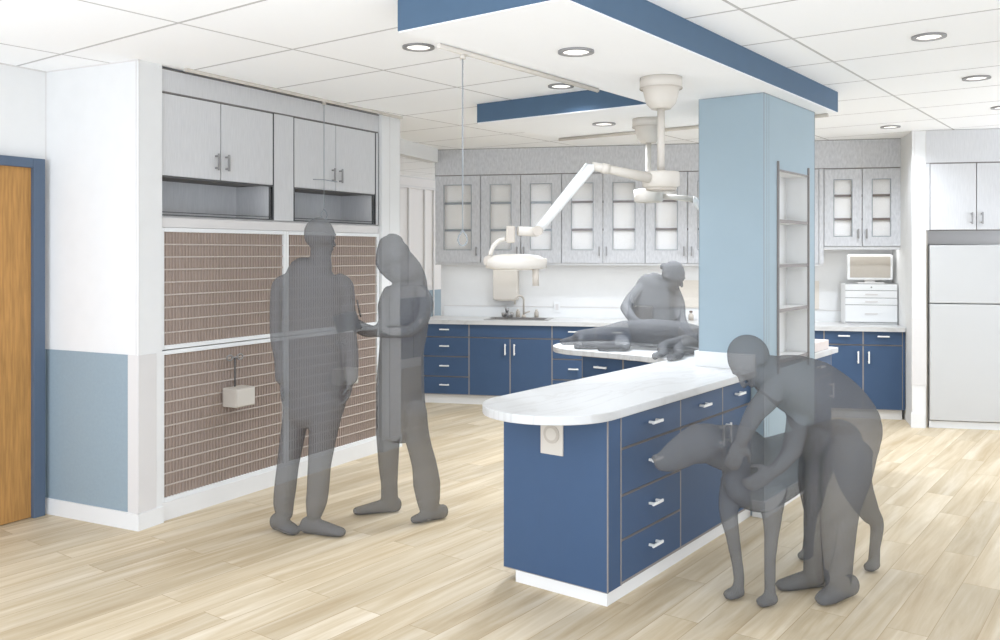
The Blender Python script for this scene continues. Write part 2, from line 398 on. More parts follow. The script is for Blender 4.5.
# worktop
TW0, TW1 = BK.t(419,-.03), BK.t(905.4,0)-.004
wt = thing('worktop', 'long white worktop along the back wall with a low backsplash', 'countertop', BK, 0, 0, 0)
sx0, sx1, sy0, sy1 = BK.t(490,.3), BK.t(549,.3), .09, .49
m = MB(); m.box(TW0,sx0,-.03,.615,.87,.914); m.box(sx1,TW1,-.03,.615,.87,.914); m.box(sx0,sx1,-.03,sy0,.87,.914); m.box(sx0,sx1,sy1,.615,.87,.914)
m.build('slab', M['marble'], wt)
m = MB(); m.box(BK.t(444,.6),TW1,.598,.616,.914,1.03); m.build('backsplash', M['white'], wt)
m = MB(); m.box(BK.t(444,.6),TW1,.594,.616,1.03,1.038); m.build('backsplash_cap', M['guard'], wt)
# sink
sk = thing('sink', 'steel drop-in sink with a gooseneck tap in the back worktop', 'sink', BK, (sx0+sx1)/2, .29, .914)
hw_ = (sx1-sx0)/2; hd = .20
m = MB(); R = .02
m.box(-hw_-R,hw_+R,-hd-R,-hd+.03,0,.006); m.box(-hw_-R,hw_+R,hd-.07,hd+R,0,.006); m.box(-hw_-R,-hw_+.03,-hd+.03,hd-.07,0,.006); m.box(hw_-.03,hw_+R,-hd+.03,hd-.07,0,.006)
m.build('rim', M['steel'], sk)
m = MB(); x0,x1,y0,y1 = -hw_+.03,hw_-.03,-hd+.03,hd-.07
m.box(x0-.004,x0,y0,y1,-.16,.0); m.box(x1,x1+.004,y0,y1,-.16,0); m.box(x0,x1,y0-.004,y0,-.16,0); m.box(x0,x1,y1,y1+.004,-.16,0); m.box(x0,x1,y0,y1,-.164,-.16)
m.build('basin', M['steel'], sk)
pts = [(0,0,0),(0,0,.19)]+[(0,-.055+.055*math.cos(a),.19+.055*math.sin(a)) for a in [i*math.pi/10 for i in range(1,11)]]+[(0,-.11,.15)]
rz = Matrix.Rotation(-.9,3,'Z')
m = MB(); m.tube([Vector((.02,hd-.03,.006))+rz@Vector(q) for q in pts], .011); m.lathe((.02,hd-.03,.006),[(.024,0),(.024,.02),(.014,.03)],16)
m.build('tap', M['beiged'], sk)
m = MB(); m.tube([(.02,hd-.03,.05),(.09,hd-.03,.075)],.008); m.build('tap_lever', M['beiged'], sk)
def bottle(px, lab, h=.075, r=.024):
    t = thing('soap_dispenser', lab, 'dispenser', BK, BK.t(px,.535), .535, .914)
    MB().lathe((0,0,0),[(r,0),(r,h*.8),(r*.8,h)],18).build('body', M['beiged'], t)
    MB().lathe((0,0,h),[(r*.6,0),(r*.6,.015),(r*.3,.02)],14).build('cap', M['beige'], t)
bottle(518, 'beige dispenser standing left of the tap'); bottle(536.5, 'beige dispenser standing right of the tap')
for i,(px,dy,rr,col) in enumerate([(504,.02,.03,'steel'),(508.5,-.02,.036,'pull'),(511.5,.03,.028,'steel'),(507,.0,.022,'pull')]):
    c = MB().lathe((0,0,0),[(rr*.55,0),(rr*.9,.02),(rr,.05),(rr*.92,.05),(rr*.5,.008)],18).build('cup', M[col])
    solo(c, ['small steel cup at the far left of the sink cluster','larger grey cup in the middle of the sink cluster','small steel cup nearest the tap in the sink cluster','small grey cup stacked on the cluster beside the sink'][i], 'cup', BK, BK.t(px,.44+dy), .44+dy, .921 if i<3 else .972, group='cups beside the sink')
# outlet
def outlet(px, py, y, fr, lab):
    t = thing('wall_outlet', lab, 'outlet', fr, fr.t(px,y), y, fr.z(px,py,y))
    MB().box(-.036,.036,-.006,0,-.058,.058).build('cover_plate', M['white'], t, .002)
    MB().box(-.017,.017,-.008,-.006,-.034,.034).build('socket', M['guard'], t)
outlet(557, 307, .594, BK, 'white outlet on the backsplash right of the sink')
# paper towel dispenser
pd = thing('towel_dispenser', 'beige paper towel dispenser on the back wall above the sink', 'dispenser', BK, BK.t(493,.51), .51, BK.z(505,300,.51))
wdt = BK.t(517.5,.51)-BK.t(493,.51)
MB().box(0,wdt,0,.105,0,.38).build('body', M['beige'], pd, .006); MB().box(.03,wdt-.03,-.002,.01,-.008,.012).build('slot', M['beiged'], pd)
# pinboard
pb = MB().box(BK.t(669,.61)-BK.t(669,.61),BK.t(819,.61)-BK.t(669,.61),0,.008,0,.30).build('pinboard', M['pinb'])
solo(pb, 'beige pinboard on the back wall behind the pillar', 'board', BK, BK.t(669,.61), .61, 1.045)
for px,lab in ((691,'brown bottle standing on the worktop just left of the pillar'),):
    t = thing('bottle', lab, 'bottle', BK, BK.t(px,.5), .5, .914)
    MB().lathe((0,0,0),[(.028,0),(.028,.06),(.014,.075),(.014,.085)],18).build('body', M['beiged'], t)
    MB().lathe((0,0,.085),[(.017,0),(.017,.018)],14).build('cap', M['darkbrown'], t)
t = thing('supply_box', 'beige box on the worktop behind the seated person', 'box', BK, BK.t(635,.35), .35, .914)
MB().box(0,.18,0,.2,0,.13).build('body', M['beiged'], t, .003); MB().box(-.004,.184,-.004,.204,.13,.15).build('lid', M['beige'], t, .002)

# upper cabinets -------------------------------------------------
UY = .22
def upper(x0, x1, n, z0, z1, label, glazed=True, fr=BK, y0=UY, depth=.39, mt='grey', wins=None, win_z=None, win_w=.52, shelf_m='dark', pull='pull', group=None, single_right=True):
    w = x1-x0; t = thing('wall_cabinet', label, 'cabinet', fr, x0, y0, 0, group)
    T = .018; c = MB()
    c.box(0,T,.02,depth,z0,z1); c.box(w-T,w,.02,depth,z0,z1); c.box(T,w-T,.02,depth,z0,z0+T); c.box(T,w-T,.02,depth,z1-T,z1)
    c.build('carcass', M[mt], t)
    if glazed:
        MB().box(T,w-T,.047,.059,z0+T,z1-T).build('back_panel', M['paleinside'], t)
    else:
        MB().box(T,w-T,.02,depth,z0+T,z1-T).build('interior', M['dark'], t)
    cw = w/n
    for i in range(n):
        a, b = i*cw+.004, (i+1)*cw-.004
        o = MB()
        if glazed:
            wz0, wz1 = win_z; cx = (a+b)/2; hwn = win_w/2*(b-a); wa, wb = cx-hwn, cx+hwn
            o.box(a,wa,0,.019,z0+.004,z1-.004); o.box(wb,b,0,.019,z0+.004,z1-.004); o.box(wa,wb,0,.019,z0+.004,wz0); o.box(wa,wb,0,.019,wz1,z1-.004)
            ob = o.build('door', M[mt], t)
            e = MB(); q = .007
            e.box(wa-q,wa,-.003,.0,wz0-q,wz1+q); e.box(wb,wb+q,-.003,0,wz0-q,wz1+q); e.box(wa,wb,-.003,0,wz0-q,wz0); e.box(wa,wb,-.003,0,wz1,wz1+q)
            e.build('glazing_bead', M['bead'], ob)
            MB().box(wa,wb,.008,.012,wz0,wz1).build('pane', M['glass'], ob)
        else:
            ob = o.box(a,b,0,.019,z0+.004,z1-.004).build('door', M[mt], t)
        if n == 2: hx = b-.035 if i == 0 else a+.035
        else: hx = b-.04
        handle_v(hx, 0, z0+.13, .10, ob, pull)
    if glazed:
        H = win_z[1]-win_z[0]
        for k, f in enumerate((.30,.72)):
            z = win_z[0]+H*f
            MB().box(T,w-T,.0205,.046,z-.012,z+.012).build('shelf', M[shelf_m], t)
    return t
X2 = lambda px: BK.t(px, UY)
zt = 2.504; zb = BK.z(500,263,UY); wz = (BK.z(540,249.5,UY), BK.z(540,184,UY))
upper(X2(435), X2(480.4), 1, zb, zt, 'single glazed grey wall cabinet at the far left end of the back wall', win_z=wz, win_w=.6, shelf_m='bead')
upper(X2(480.6), X2(561.5), 2, zb, zt, 'double glazed grey wall cabinet above the sink', win_z=wz, shelf_m='bead')
upper(X2(561.7), X2(645), 2, zb, zt, 'double glazed grey wall cabinet just left of the surgical light poles', win_z=wz, shelf_m='darkbrown')
upper(X2(645.2), X2(731), 2, zb, zt, 'double glazed grey wall cabinet behind the surgical light poles', win_z=wz, shelf_m='darkbrown')
upper(X2(731.2), X2(819), 2, zb, zt, 'double glazed grey wall cabinet hidden behind the pillar', win_z=wz, shelf_m='darkbrown')
ep = MB().box(0,X2(823.6)-X2(819.2),0,.39,zb,zt).build('end_panel', M['grey']); solo(ep, 'grey end panel hanging lower just right of the pillar', 'panel', BK, X2(819.2), UY)
zb2 = BK.z(860,246.5,UY)
upper(X2(824), X2(901), 2, zb2, zt, 'shorter double glazed grey wall cabinet above the monitor', win_z=(BK.z(860,236,UY),BK.z(860,179.6,UY)), win_w=.47, shelf_m='darkbrown')
fp = MB().box(0,X2(905.4)-X2(901.2),.0,.39,zb2,zt).build('filler_panel', M['greyd']); solo(fp, 'grey filler strip between the short wall cabinet and right column', 'panel', BK, X2(901.2), UY)
lr = MB().box(0,X2(823.6)-X2(435),.01,.03,zb-.022,zb-.001).build('light_rail', M['greyd']); solo(lr, 'long grey light rail under the back wall cabinets', 'rail', BK, X2(435), UY)
lr = MB().box(0,X2(905.2)-X2(824),.01,.03,zb2-.032,zb2-.001).build('light_rail', M['greyd']); solo(lr, 'short grey light rail under the cabinet above the monitor', 'rail', BK, X2(824), UY)
hp = thing('header_panel', 'speckled grey header panel above the back wall cabinets', 'panel', BK, X2(435), UY, 0)
W_ = X2(905.3)-X2(435)
MB().box(0,W_,0,.39,zt+.008,ZC-.006).build('face', M['grey'], hp)
MB().box(0,W_,.004,.39,zt,zt+.008).build('shadow_gap', M['reveal'], hp)
MB().box(0,W_,.002,.39,ZC-.006,ZC).build('top_gap', M['line'], hp)

# fridge and its surround ----------------------------------------
FY = -.36
xf0 = BK.t(930,FY)
zf = [BK.z(960,245.2,FY), BK.z(960,303.8,FY)]
for i,(x0,lab) in enumerate(((xf0,'tall white fridge with freezer on top at the right edge'),)):
    fr_ = thing('fridge', lab, 'fridge', BK, x0, FY, 0)
    MB().box(0,.86,.06,.72,.06,zf[0]-.004).build('body', M['fridge'], fr_, .006)
    d1 = MB().box(0,.86,0,.055,.075,zf[1]-.005).build('door', M['fridge'], fr_, .006); d2 = MB().box(0,.86,0,.055,zf[1]+.005,zf[0]).build('freezer_door', M['fridge'], fr_, .006)
    h = MB(); h.tube([(.81,-.001,1.10),(.81,-.05,1.09),(.81,-.05,.72),(.81,-.001,.71)],.01); h.build('handle', M['fridge'], d1)
    h = MB(); h.tube([(.81,-.001,1.24),(.81,-.05,1.25),(.81,-.05,1.52),(.81,-.001,1.53)],.01); h.build('handle', M['fridge'], d2)
    MB().box(.0,.86,.03,.06,.0,.065).build('grille', M['white'], fr_)
tz0, tz1 = BK.z(960,230,FY), BK.z(960,163,FY)
xc0, xc1, xc2 = BK.t(930,FY), BK.t(976.6,FY), 0
xw = (xc1-xc0)*2
def plain_upper(fr, x0, w, y0, depth, z0, z1, label, mt='greyd', inner='dark', split=None, hz=None, thick=.019):
    t = thing('wall_cabinet', label, 'cabinet', fr, x0, y0, 0)
    MB().box(0,w,thick+.001,depth,z0,z1).build('carcass', M['reveal' if inner=='dark' else inner], t)
    sp = split if split else w/2
    for i,(a,b) in enumerate(((.004,sp-.004),(sp+.004,w-.004))):
        ob = MB().box(a,b,0,thick,z0+.004,z1-.004).build('door', M[mt], t, .001)
        handle_v(b-.04 if i==0 else a+.04, 0, hz if hz else z0+.11, .11, ob, 'pull')
    return t
plain_upper(BK, xc0, xw, FY, .70, tz0, tz1, 'plain grey double-door cabinet above the fridge')
hp = thing('header_panel', 'plain grey header panel above the fridge cabinet', 'panel', BK, t1+.002, FY, 0)
MB().box(0,xw+.06,0,.70,tz1+.008,ZC-.003).build('face', M['greyd'], hp); MB().box(0,xw+.06,.004,.70,tz1,tz1+.008).build('shadow_gap', M['reveal'], hp)
fp = MB().box(0,xc0-t1-.006,0,.70,tz0,tz1).build('filler_panel', M['greyd']); solo(fp, 'narrow grey filler strip beside the cabinet above the fridge', 'panel', BK, t1+.003, FY)
bp = MB().box(0,xw+.06,.25,.27,zf[0]+.01,tz0).build('back_panel', M['guard']); solo(bp, 'taupe panel in the gap between fridge and cabinet', 'panel', BK, t1+.002, FY)
sp = MB().box(0,xc0-t1-.014,.04,.70,0,tz0-.001).build('side_panel', M['beiged']); solo(sp, 'narrow taupe side panel between column and fridge', 'panel', BK, t1+.002, FY)

# drawer chest, monitor
cx0, cx1 = BK.t(845,.30), BK.t(898,.30)
dc = thing('drawer_chest', 'small white four-drawer chest on the right end of the back worktop', 'drawer chest', BK, cx0, .30, .914)
cw = cx1-cx0; zz = [BK.z(870,y,.30)-.914 for y in (322.5,305,298,290.6,284)]; zz[0] = .022
MB().box(0,cw,.015,.27,.0,zz[4]).build('body', M['white'], dc, .004)
for i in range(4):
    ob = MB().box(.006,cw-.006,0,.014,zz[i]+.003,zz[i+1]-.003).build('drawer', M['white'], dc, .002)
    if i < 3: 
        h = MB().box(cw/2-.06,cw/2+.06,-.008,0,(zz[i]+zz[i+1])/2-.006,(zz[i]+zz[i+1])/2+.006); h.build('handle', M['guard'], ob)
    else: MB().lathe((cw/2,-.005,(zz[i]+zz[i+1])/2),[(.008,0),(.008,.006)],12,'Y').build('lock', M['pull'], ob)
sf = MB()
for i in range(5): sf.box(.004,cw-.004,.006,.0149,zz[i]-.003,zz[i]+.003)
sf.build('seam', M['pull'], dc)
mx0 = BK.t(847.5,.38); mw = BK.t(893,.38)-mx0; zc = .914+zz[4]
mo = thing('monitor', 'flat beige-screened monitor on the white drawer chest', 'monitor', BK, mx0+mw/2, .38, zc)
zb_ = BK.z(870,280,.38)-zc; zt_ = BK.z(870,254.5,.38)-zc
MB().box(-mw/2,mw/2,0,.035,zb_,zt_).build('housing', M['white'], mo, .012)
MB().box(-mw/2+.025,mw/2-.025,-.003,.0,zb_+.025,zt_-.02).build('screen', M['screen'], mo)
m = MB(); m.box(-.13,.13,-.06,.12,.001,.014); m.box(-.05,.05,.02,.05,.014,zb_+.03); m.build('stand', M['guard'], mo, .003)
# ------------------------------------------------------------------ cage wall
struct(MB().box(0,2.195,0,.80,0,.108).build('trim_11', M['base']), CG)
struct(MB().box(0,2.195,-.012,0,.0,.112).build('trim_12', M['kickw']), CG)
CW = 1.0975
def cage(x0, z0, z1, label):
    t = thing('animal_cage', label, 'cage', CG, x0, 0, z0)
    H = z1-z0; w = CW-.001; fw = .026
    m = MB(); m.box(.006,w-.006,.74,.78,0,H); m.box(.0,.006,.03,.78,0,H); m.box(w-.006,w,.03,.78,0,H); m.box(.006,w-.006,.03,.74,0,.006); m.box(.006,w-.006,.03,.74,H-.006,H)
    m.build('liner', M['cageback'], t)
    # plain sheet added close behind the bars so no shadow fills the gaps
    MB().box(fw,w-fw,.011,.015,fw,H-fw).build('added_backing', M['cageback'], t)
    m = MB(); m.box(0,fw,-.006,.02,0,H); m.box(w-fw,w,-.006,.02,0,H); m.box(fw,w-fw,-.006,.02,0,fw); m.box(fw,w-fw,-.006,.02,H-fw,H)
    m.build('frame', M['white'], t, .002)
    b = MB(); n = 41
    for i in range(1,n):
        x = fw+(w-2*fw)*i/n; b.box(x-.0032,x+.0032,.004,.010,fw,H-fw)
    b.build('vertical_bars', M['cagevert'], t)
    b = MB(); k = max(1,round((H-2*fw)/.0755))
    for i in range(1,k):
        z = fw+(H-2*fw)*i/k; b.box(fw,w-fw,-.001,.004,z-.0045,z+.0045)
    b.build('horizontal_bars', M['cagebar'], t)
    return t
cage(0, .112, 1.046, 'lower left animal cage, nearest the corner'); cage(CW, .112, 1.046, 'lower right animal cage, behind the standing people')
cage(0, 1.052, 1.806, 'upper left animal cage under the open shelf niche'); cage(CW, 1.052, 1.806, 'upper right animal cage behind the tall person')
def latch(s, zt_, lab):
    t = thing('hanging_box', lab, 'box', CG, s, -.012, 0)
    MB().box(-.085,.085,-.13,-.005,zt_-.125,zt_).build('box', M['beiged'], t, .006)
    MB().box(-.078,.078,-.134,-.13,zt_-.118,zt_-.007).build('lid', M['beige'], t, .003)
    m = MB(); m.tube([(0,-.03,zt_),(0,-.03,zt_+.195)],.005,8)
    m.build('stem', M['dark'], t)
    m = MB()
    for sg in (-1,1):
        cx = sg*.045; m.tube([(cx+.025*math.cos(a),-.03,zt_+.195+.018*math.sin(a)) for a in [i*math.pi/8 for i in range(17)]], .005, 8)
    m.tube([(-.03,-.03,zt_+.195),(.03,-.03,zt_+.195)],.005,8)
    m.build('hook', M['pull'], t)
latch(.57, .758, 'small beige box hanging by a wire hook on the lower left cage'); latch(1.665, .758, 'small beige box hanging on the lower cage behind the tall person')
# rail, niches
rz0, rz1 = 1.808, 1.880
ns = MB(); ns.box(0,2.195,0,.79,rz0,rz1-.012); o = ns.build('shelf_board', M['guard']); solo(o, 'pale grey board running between the cages and the open niches', 'shelf', CG, 0, 0)
NZ0, NZ1 = 1.880, 2.124
nt_ = thing('shelf_niche_unit', 'open dark-edged niches between the cages and grey cupboards', 'shelf unit', CG, 0, 0, 0)
c = MB(); c.box(0,2.195,.33,.35,NZ0,NZ1); c.build('back_panel', M['greyd'], nt_)
c = MB(); c.box(0,2.195,.02,.45,NZ0-.011,NZ0+.008); c.build('niche_floor', M['guard'], nt_)
for a,b in ((.0,.012),(.94,.952),(1.18,1.192),(2.11,2.122)): MB().box(a,b,.01,.33,NZ0+.008,NZ1-.001).build('side_panel', M['greyd'], nt_)
c = MB()
for a,b in ((0,.975),(1.182,2.15)):
    e=.008
    c.box(a,b,-.002,.010,NZ0,NZ0+e); c.box(a,b,-.002,.01,NZ1-e,NZ1); c.box(a,a+e,-.002,.01,NZ0,NZ1); c.box(b-e,b,-.002,.01,NZ0,NZ1); c.box(b-.038,b-.038+e*.8,-.002,.01,NZ0,NZ1)
    c.box(a,b,.002,.01,NZ0+.02,NZ0+.025)
c.build('edge_trim', M['dark'], nt_)
cp = thing('filler_panel', 'grey vertical panel between the two cupboards above the cages', 'panel', CG, .972, 0, 0)
MB().box(.005,.205,-.001,.018,NZ0,2.636).build('panel', M['greyd'], cp)
for a in (0,.206): MB().box(a,a+.0045,-.003,.018,NZ0,2.636).build('edge_strip', M['dark'], cp)
cp = thing('filler_panel', 'narrow grey strip at the right end of the cupboards above the cages', 'panel', CG, 2.150, 0, 0)
MB().box(.004,.039,0,.018,NZ0,2.636).build('panel', M['greyd'], cp)
for a in (0,.0395): MB().box(a,a+.0035,-.003,.018,NZ0,2.636).build('edge_strip', M['dark'], cp)
plain_upper(CG, .002, .969, .0, .45, NZ1+.001, 2.638, 'left grey double-door cupboard above the cages', inner='line', split=.484, hz=2.245)
plain_upper(CG, 1.184, .964, .0, .45, NZ1+.001, 2.638, 'right grey double-door cupboard above the cages', inner='line', split=.466, hz=2.245)
hp = thing('header_panel', 'grey header panel above the cage wall cupboards', 'panel', CG, 0, 0, 0)
MB().box(0,2.195,0,.45,2.648,2.782).build('face', M['greyd'], hp); MB().box(0,2.195,.003,.45,2.638,2.648).build('shadow_gap', M['line'], hp)
MB().box(0,2.195,-.002,.45,2.782,2.788).build('top_edge', M['line'], hp)
# curtain track on the ceiling in front of the cupboards
tr = MB(); tr.box(.13,2.42,-.012,.012,-.02,-.0005); o = tr.build('curtain_track', M['beige']); solo(o, 'pale beige ceiling track running along the cage wall', 'track', CG, 0, -.07, ZC)

# ------------------------------------------------------------------ island
IV = .075
UI = lambda px: IS.t(px, IV)
zd = (.07,.275,.488,.712,.868)
u_a, u_b = -1.796, UI(680.6)
def isl_unit(x0, x1, rows, label, **kw): return base_unit(IS, x0, x1, IV, .605, label, rows, zb=.062, kin=.004, **kw)
ua = UI(621)
cabA = isl_unit(ua, u_b, [('drawer',zd[i],zd[i+1],1) for i in range(4)], 'blue four-drawer island cabinet nearest the rounded counter end')
# end panel + filler of the near end
ep = thing('island_end_panel', 'broad blue end panel of the island under the rounded counter', 'panel', IS, u_a, IV, 0)
MB().box(0,ua-u_a-.004,.0,.605,.062,.868).build('panel', M['blue'], ep)
MB().box(ua-u_a-.007,ua-u_a-.0005,-.002,.6,.062,.868).build('edge_strip', M['reveal'], ep); MB().box(-.003,.003,-.003,.003,.062,.868).build('edge_strip', M['reveal'], ep)
MB().box(-.002,.003,0,.605,.06,.063).build('edge_strip', M['reveal'], ep)
MB().box(.0,ua-u_a,.004,.53,0,.061).build('toe_kick', M['kickw'], ep)
cabB = isl_unit(u_b, -.02, [('drawer',zd[3],zd[4],2),('doors',zd[0],zd[3],2)], 'blue island cabinet with two doors between drawer unit and pillar', split=UI(722.6)-u_b)
# unit past the pillar
cabC = isl_unit(1.0, 1.63, [('drawer',zd[3],zd[4],1),('doors',zd[0],zd[3],1)], 'blue island cabinet on the far side of the pillar')
fl = MB().box(0,.978,0,.22,.0,.868).build('back_panel', M['blue']); solo(fl, 'blue back panel of the island behind the pillar', 'panel', IS, .0, .46)
# limb cabinets under the peninsula, fronts face the cage wall side
LF = Frame(*(IS.w(.36, 1.55)[:2]), IS.a-math.pi/2)      # local x runs toward the pillar, y away (along +u)
Lw = 1.55-.70
zl = (.10,.30,.50,.70,.868)
def limb(x0,x1,rows,label): return base_unit(LF, x0, x1, 0, .60, label, rows, zb=.10, kin=.04)
x1_ = LF.t(623,0)
limb(0, x1_, [('drawer',zl[i],zl[i+1],1) for i in range(4)], 'blue drawer cabinet under the tip of the short counter wing')
limb(x1_+.001, Lw, [('drawer',zl[i],zl[i+1],1) for i in range(4)], 'blue drawer cabinet under the short counter wing beside the island')

# countertop
def arc(cx, cy, r, a0, a1, n=28): return [(cx+r*math.cos(a0+(a1-a0)*i/n), cy+r*math.sin(a0+(a1-a0)*i/n)) for i in range(n+1)]
e = .003
pts = arc(-1.78,.392,.345,math.pi*1.5,math.pi*.5,36)                          # near rounded end, from front to back
pts += [(.20,.737)]+[(.27,1.0),(.30,1.3)]+arc(.68,1.57,.38,math.pi,0,30)+[(1.06,.737),(1.716,.737),(1.716,.047)]
pts += [(PL+e,.047),(PL+e,PW+e),(-e,PW+e),(-e,.047)]
ct = thing('island_countertop', 'white marble island counter with a rounded end, wrapping the blue pillar', 'countertop', IS, 0, 0, 0)
MB().prism(pts, .872, .914).build('slab', M['marble'], ct, .004)
cb_ = MB(); c0=.02; e2=.003
cb_.box(-e2-c0,-e2,.05,PW+e2+c0,.914,1.012); cb_.box(-e2,PL+e2+c0,PW+e2,PW+e2+c0,.914,1.012); cb_.box(PL+e2,PL+e2+c0,.05,PW+e2,.914,1.012)
cb_.build('curb', M['white'], ct, .002)
ty = MB().prism([(0,0),(.53,0),(.50,.30),(0,.30)], 0, .07).build('shallow_box', M['tray'], None, .004); solo(ty, 'shallow beige box on the counter just past the pillar', 'box', IS, 1.02, .07, .914)

# paper roll / outlet plate under the rounded end
pl = thing('island_outlet', 'beige outlet plate with a round socket on the island end panel', 'outlet', IS, u_a, 0, 0)
k_ = lambda px: None
def vface(px, u):
    k = (px-500)/F; o = IS.o+IS.ex*u
    return (k*o.y-o.x)/(IS.ey.x-k*IS.ey.y)
v0, v1 = vface(541.5,u_a), vface(563.5,u_a)
zp0 = EYE-(452.5-HZ)*IS.w(u_a,v0).y/F
MB().box(-.008,-.0005,v1,v0,zp0,.868).build('plate', M['beige'], pl)
cc = ((v0+v1)/2, (zp0+.868)/2-.0)
m = MB(); m.lathe((-.012,cc[0],cc[1]),[(.045,0),(.045,.004)],28,'X'); m.build('socket_ring', M['beiged'], pl)
m = MB(); m.lathe((-.014,cc[0],cc[1]),[(.030,0),(.030,.003)],28,'X'); m.build('socket', M['beige'], pl)

# shelves in the pillar
sh = thing('built_in_shelf', 'recessed open shelves with taupe edges in the right face of the blue pillar', 'shelf', IS, 0, 0, 0)
MB().box(U0+.012,U1-.012,RD-.012,RD-.001,Z0-.02,Z1-.001).build('back_panel', M['wall'], sh)
m = MB(); m.box(U0+.0005,U0+.012,.001,RD-.012,Z0-.03,Z1); m.box(U1-.012,U1-.0005,.001,RD-.012,Z0-.03,Z1); m.box(U0+.012,U1-.012,.001,RD-.012,Z1-.014,Z1-.0005)
m.build('casing', M['wall'], sh); m = MB(); m.box(U0,U1,-.006,0,Z1-.014,Z1-.0005)
m.box(U0-.002,U0+.014,-.012,.0005,Z0-.06,Z1+.05); m.box(U1-.014,U1+.002,-.012,.0005,Z0-.06,Z1+.05)
m.build('frame', M['reveal'], sh)
for px_y in (221,266,311,362):
    z = IS.z(779,px_y,0)
    s_ = MB().box(U0+.014,U1-.014,.0,RD-.012,z-.010,z+.010).build('shelf', M['wall'], sh)
    MB().box(U0+.014,U1-.014,-.004,-.0002,z-.011,z+.011).build('shelf_edge', M['reveal'], s_)

# ------------------------------------------------------------------ ceiling things
def downlight(px, py, z, lab, s=1.0):
    Y = F*(z-EYE)/(HZ-py); X_ = (px-500)/F*Y
    t = thing('downlight', lab, 'downlight', WD, X_, Y, z, group='recessed downlights')
    MB().ring((0,0),.066*s,.090*s,-.010,-.0005,40).build('trim_ring', M['pull'], t)
    MB().lathe((0,0,-.004),[(.065*s,0),(.065*s,.003)],32).build('lens', M['lens'], t)
    return (X_,Y,z)
LG = [downlight(418.5,46.5,ZC,'round downlight left of the soffit, above the tall person'),
 downlight(576,51,ZS,'round downlight in the soffit underside nearest the viewer'),
 downlight(561,85.5,ZC,'round downlight beside the beige track left of the soffit'),
 downlight(604,123.5,ZS,'round downlight under the short soffit wing, left of the pole canopies'),
 downlight(929,36,ZC,'round downlight at the upper right, nearest the right edge',.95),
 downlight(976.5,77.5,ZC,'round downlight at the right, above the fridge cabinet',.95),
 downlight(890.5,126.5,ZC,'round downlight just in front of the right column',.95),
 downlight(1003,107,ZC,'round downlight cut by the right edge of the picture',.95)]
LG += [downlight(596,129,ZC,'added downlight hidden above the soffit wing, on the ceiling near the back cabinets'),  # unseen downlights added to brighten the back of the room
 downlight(685,120,ZC,'added hidden downlight on the ceiling behind the second light pole'),
 downlight(809,109,ZC,'added hidden downlight on the ceiling just past the pillar')]
tk = MB(); tk.tube([(0,0,0),(1.47,0,0)],.013,12); o = tk.build('curtain_track', M['beige']); solo(o, 'beige track under the left edge of the soffit', 'track', IS, -2.21, .757, ZS-.014)
tk = MB(); tk.tube([(0,0,0),(0,-2.3,0)],.013,12); o = tk.build('curtain_track', M['beige']); solo(o, 'beige track along the far edge of the soffit', 'track', IS, 1.10, 2.24, ZS-.014)
# IV drop rods
def rod(x, y, ztop, zbot, lab):
    t = thing('hanging_rod', lab, 'rod', WD, x, y, ztop)
    L = ztop-zbot
    MB().tube([(0,0,0),(0,0,-L+.075)],.003,8).build('rod', M['bead'], t)
    pts = [(0,0,-L+.078)]+[(.024*math.sin(a),0,-L+.028-.028*math.cos(a+math.pi)*-1) for a in []]
    pts = [(0,0,-L+.078),(-.018,0,-L+.05),(-.024,0,-L+.028),(-.014,0,-L+.006),(0,0,-L),(.014,0,-L+.006),(.024,0,-L+.028),(.018,0,-L+.05),(0,0,-L+.076)]
    MB().tube(pts,.0035,8).build('hook_loop', M['bead'], t)
    MB().lathe((0,0,-.02),[(.014,0),(.014,.02)],12).build('cap', M['beige'], t)
p_ = IS.w(-2.03,.757); rod(p_.x, p_.y, ZS-.027, 1.685, 'thin hanging rod with a teardrop hook under the soffit edge track')
p_ = CG.w(1.432,-.07); rod(p_.x, p_.y, ZC-.02, 1.90, 'thin hanging rod in front of the cupboards above the tall person')
m = bpy.data.objects['hanging_rod.001']
MB().tube([(-.115,0,-.592),(-.11,0,-.580),(0,0,-.583),(.10,0,-.600)],.0035,8).build('side_hook', M['bead'], m)

# surgical lights
def PXY(px, py, Y): return Vector(((px-500)/F*Y, Y, EYE-(py-HZ)*Y/F))
def canopy_pole(t, c, z1):
    m = MB(); h = ZS-c.z
    # profile measured from the ceiling down
    pr = [(.120,-.0005),(.120,-.058),(.112,-.062),(.104,-.066),(.088,-.135),(.082,-.150),(.060,-.172),(.056,-.178)]
    m.lathe((0,0,ZS), pr[::-1], 40); m.build('canopy', M['beige'], t)
    MB().ring((0,0),.1195,.1215,ZS-.064,ZS-.058,40).build('canopy_seam', M['beiged'], t)
    MB().lathe((0,0,0),[(.021,z1),(.021,ZS-.17)],20).build('pole', M['beige'], t)
Y1 = 5.09
c1 = PXY(661,178,Y1)
L1 = thing('surgical_light', 'beige ceiling surgical light reaching left over the island', 'surgical light', WD, c1.x, c1.y, 0)
canopy_pole(L1, c1, 2.10)
def R(p): return p-Vector((c1.x,c1.y,0))
MB().lathe((0,0,0),[(.085,2.02),(.105,2.032),(.107,2.10),(.102,2.112),(.03,2.12)],40).build('hub', M['beige'], L1)
MB().lathe((0,0,0),[(.078,2.005),(.088,2.012),(.088,2.022)],40).build('hub_cap', M['beiged'], L1)
j = [R(PXY(650,178,Y1-.06)), R(PXY(607,169,Y1-.09)), R(PXY(592,166,Y1-.10))]
m = MB(); m.tube([j[0],j[1],j[2]],[.030,.024,.024],14)
m.tube([j[1]+(j[0]-j[1])*.05, j[1]-(j[0]-j[1])*.12],.029,14); m.build('upper_arm', M['beige'], L1)
k0, k1 = R(PXY(590,167,Y1-.10)), R(PXY(537.5,231,Y1-.14))
